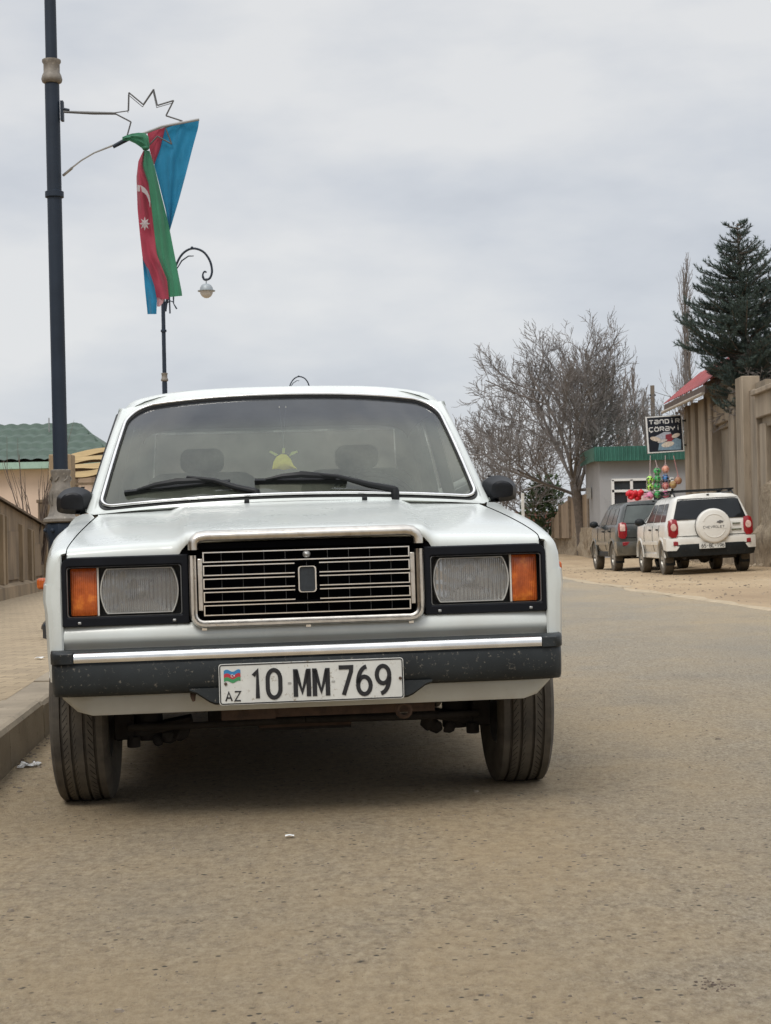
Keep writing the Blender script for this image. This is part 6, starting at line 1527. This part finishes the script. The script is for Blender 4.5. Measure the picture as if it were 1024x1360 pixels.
    for z in (1.115, 1.13, 1.2, 1.3, 1.42, 1.49, 1.51):
        wd = lerp(.74, .60, (z - 1.1) / .42) - (.05 if z in (1.115, 1.51) else 0); rows.append([(wd * (-1 + i / 5), face_y(z) - .012 - .008 * (1 - (i / 5 - 1) ** 2) + (.01 if i in (0, 10) else 0), z) for i in range(11)])
    mb.grid(rows); mb.build('rear_window', glass_m, t, smooth=60)
    mb = MB(); mb.grid([[(u * lerp(.70, .60, v), lerp(2.80, 2.17, v) + .02, lerp(1.12, 1.56, v) + .025) for u in (-1, -.5, 0, .5, 1)] for v in (0, .5, 1)]); mb.build('windscreen', glass_m, t)
    # tailgate seam
    mb = MB(); sm = [(-.70, .78), (-.735, 1.08), (-.72, 1.15), (-.60, 1.53), (.60, 1.53), (.72, 1.15), (.735, 1.08), (.70, .78)]
    sm2 = []
    for a, b_ in zip(sm, sm[1:]):
        for k_ in range(5): q = Vector(a).lerp(Vector(b_), k_ / 5); sm2.append(q)
    mb.tube([(q.x, face_y(q.y) - .004 + .028 * abs(q.x / .8) ** 4, q.y) for q in sm2 + [Vector(sm[-1])]] + [(.70 - 1.4 * i / 8, -.032 + .02 * abs(1 - i / 4) ** 4, .78) for i in range(1, 9)], .007, 4, closed=False); mb.build('tailgate_seam', void, t)
    # spare wheel in its cover
    mb = MB(); Mx = Matrix.Translation((.03, -.035, .965)) @ Matrix.Rotation(pi / 2, 4, 'X')
    mb.lathe([(.325, -.01), (.35, .03), (.352, .12), (.345, .16), (.325, .182), (.30, .19), (.20, .197), (.01, .20)], Mx, 48); sw = mb.build('spare_wheel_cover', paint_m, t, smooth=30)
    mb = MB(); mb.lathe([(.355, .02), (.357, .05), (.355, .075)], Mx, 48, cap=False); mb.build('cover_band', trim, sw)
    yq = -.035 - .192
    for s in (1, -1):
        mb = MB(); pts = [(.03 + .235 * cos(radians(a)), .965 + s * .0 + .235 * sin(radians(a))) for a in (range(25, 156, 10) if s > 0 else range(205, 336, 10))]
        mb.tube([(px_, yq - .006, pz) for px_, pz in pts], .007, 5); mb.build('cover_ridge', paint_m, sw)
    sf2 = lambda xx, zz, d: (xx, yq - .008 - d, zz)
    lt = M('badge_dark_text', (.16, .16, .16), .4, .4, var=.2) if white_car else M('badge_white_text', (.72, .72, .70), .4, var=.1)
    mb = MB(); mb.prism(rrect(-.215, .275, .90 - .0, 1.0, .02, 3), lambda a, z: (a, yq - .008, z), lambda a, z: (a, yq + .004, z)); mb.build('cover_plate', paint_m, sw)
    mb = MB(); text(mb, 'CHEVROLET', -.19, .922, .036, .042, .0125, .009, sf2, .002); mb.build('lettering', lt, sw)
    bx, bz = (.15, 1.04) if white_car else (.03, 1.09); sc_ = 1.0
    bt = [(-.07, -.018), (-.055, .018), (-.02, .018), (-.018, .03), (.03, .03), (.028, .018), (.07, .018), (.055, -.018), (.018, -.018), (.016, -.03), (-.03, -.03), (-.028, -.018)]
    mb = MB(); mb.prism([(bx + a * sc_, bz + c_ * sc_) for a, c_ in bt], lambda a, z: (a, yq - .012, z), lambda a, z: (a, yq - .002, z)); mb.build('emblem', lt if white_car else chrome, sw)
    if not white_car:
        mb = MB(); o_ = rrect(-.075, .145, .965, 1.135, .03, 4); ribbon(mb, o_ + [o_[0]], .014, lambda a, z, d: (a, yq - .006 - d, z), .008); mb.build('emblem_frame', chrome, sw)
    # lamps
    for s in (-1, 1):
        mb = MB()
        ol = [(.715, 1.12), (.80, 1.14), (.865, 1.11), (.89, 1.0), (.885, .80), (.84, .765), (.745, .76), (.70, .84), (.695, 1.0)]
        fy = lambda xx, z: (face_y(z) if z > 1.02 else -.03) - .018 + .20 * max(0, (xx - .80) / .1) ** 1.6 * .35
        ol = [(a_ - .035, z_) for a_, z_ in ol]; mb.dome(ol, (.765, .95), lambda a, z, k: (s * a, fy(a, z) - .015 * (1 - k * k), z), 5); mb.grid([[(s * a, fy(a, z) + o, z) for a, z in ol] for o in (0, .09)], closed=True)
        tl = mb.build('tail_lamp', lamp_red, t, smooth=50)
        mb = MB(); mb.dome([(.755 + .06 * cos(q), .97 + .075 * sin(q)) for q in [2 * pi * i / 14 for i in range(14)]] if white_car else rrect(.705, .825, .935, 1.09, .02, 3), (.755, .97) if white_car else (.765, 1.01), lambda a, z, k: (s * a, fy(a, z) - .022 - .006 * (1 - k), z), 3); mb.build('lamp_lens', lamp_clear, tl)
    # wheels
    for yc in AX:
        for s in (-1, 1):
            mb = MB(); Mx = Matrix.Rotation(pi / 2 * s, 4, 'Y')
            mb.lathe([(.20, .085), (.28, .100), (.325, .094), (.342, .075), (.345, .03), (.345, -.03), (.342, -.075), (.325, -.095), (.20, -.09)], Mx, 36, cap=False)
            wh = mb.build('wheel', tyre_dirty, t, smooth=30); wh.location = (s * .775, yc, .345)
            mb = MB(); mb.lathe([(.205, .08), (.20, .05), (.19, .02), (.06, .03), (.055, .06), (.001, .062)], Mx, 24, cap=False)
            for i in range(5):
                a = 2 * pi * i / 5; mb.bar((s * .055, .05 * cos(a), .05 * sin(a)), (s * .07, .195 * cos(a), .195 * sin(a)), .07, .02, (1, 0, 0))
            mb.build('rim', M('alloy_rim', (.42, .40, .36), .4, .6, var=.25, vscale=20), wh)
            mb = MB(); mb.grid([[(s * .66, yc - .30 - .03, z), (s * .86, yc - .30 - .03, z)] for z in (.42, .2)]); 
            if yc < 1: mb.build('mud_flap', trim, t)
    # arch wells and floor
    mb = MB(); mb.box((0, 2.0, .46), (1.3, 3.5, .10)); mb.tube([(-.7, AX[0], .34), (.7, AX[0], .34)], .05, 8); mb.ico((0, AX[0], .34), .13, 2); mb.box((.35, .2, .36), (.3, .3, .10)); mb.tube([(-.55, -.02, .34), (-.55, .3, .38)], .03, 8)
    for yc in AX:
        for s in (-1, 1): mb.box((s * .62, yc, .58), (.02, .76, .40))
    mb.build('underbody', under, t)
    # handles, mirrors, seams, plate
    for s in (-1, 1):
        for yy in (1.05, 1.86): mb = MB(); mb.box((s * .893, yy, .94), (.03, .15, .035)); mb.build('door_handle', trim, t, bevel=.008)
        for yy in (.90, 1.64, 2.62):
            mb = MB(); q = sec(yy, s); mb.tube([Vector(p) + Vector((s * .002, 0, 0)) for p in q[1 if abs(yy - .9) > .2 else 3:6]], .005, 4, cap=False); mb.build('door_seam', void, t)
        mb = MB(); mb.ico((0, 0, 0), 1, 2, 0, (.11, .07, .085)); mi_ = mb.build('door_mirror', trim, t); mi_.location = (s * 1.0, 2.42, 1.12); mb = MB(); mb.bar((-.14 * s, 0, -.04), (-.05 * s, 0, -.02), .04, .03); mb.build('mirror_arm', trim, mi_)
        mb = MB(); mb.box((s * .892, 1.95, .66), (.012, 1.75, .07)); mb.build('side_moulding', paint_m, t, bevel=.004)
    mb = MB(); mb.box((-.02, -.175, .575), (.52, .012, .115)); pl_ = mb.build('number_plate', plate_m, t, bevel=.003)
    mb = MB(); text(mb, '65-BC-196', -.235, .54, .040, .068, .012, .011, lambda a, z, d: (a, -.182 - d, z), .002) if white_car else mb.box((0, -.18, .575), (.001, .001, .001)); mb.build('plate_number', ink, pl_)
    for z, wd in ((.995, .16), (.875, .20)):
        if white_car: mb = MB(); mb.box((.52, -.045, z + .0), (wd, .012, .028)); mb.build('model_badge', M('olive_badge', (.12, .13, .08), .4, .3, var=.2), t, bevel=.004)
    if white_car:
        rk = MB()
        for s in (-1, 1): rk.tube([(s * .60, .45, 1.60), (s * .60, .55, 1.66), (s * .60, 1.95, 1.66), (s * .60, 2.05, 1.60)], .018, 6)
        for yy in (.75, 1.75): rk.box((0, yy, 1.715), (1.36, .06, .03)); rk.box((-.60, yy, 1.685), (.08, .10, .06)); rk.box((.60, yy, 1.685), (.08, .10, .06))
        rk.build('roof_rack', black, t)
    mb = MB(); mb.box((.02, face_y(1.56) + .02, 1.60), (.05, .04, .03)); mb.build('washer', black, t)
    return t
suv('clean white off-road car with black roof rack and white spare wheel cover', 6.56, 32.6, radians(1.0), -.03, suv_white, suv_glass, True)
suv('dirty dark green off-road car parked beyond the white one', 6.20, 37.2, radians(2.4), -.015, suv_dark, suv_glass_pale, False)
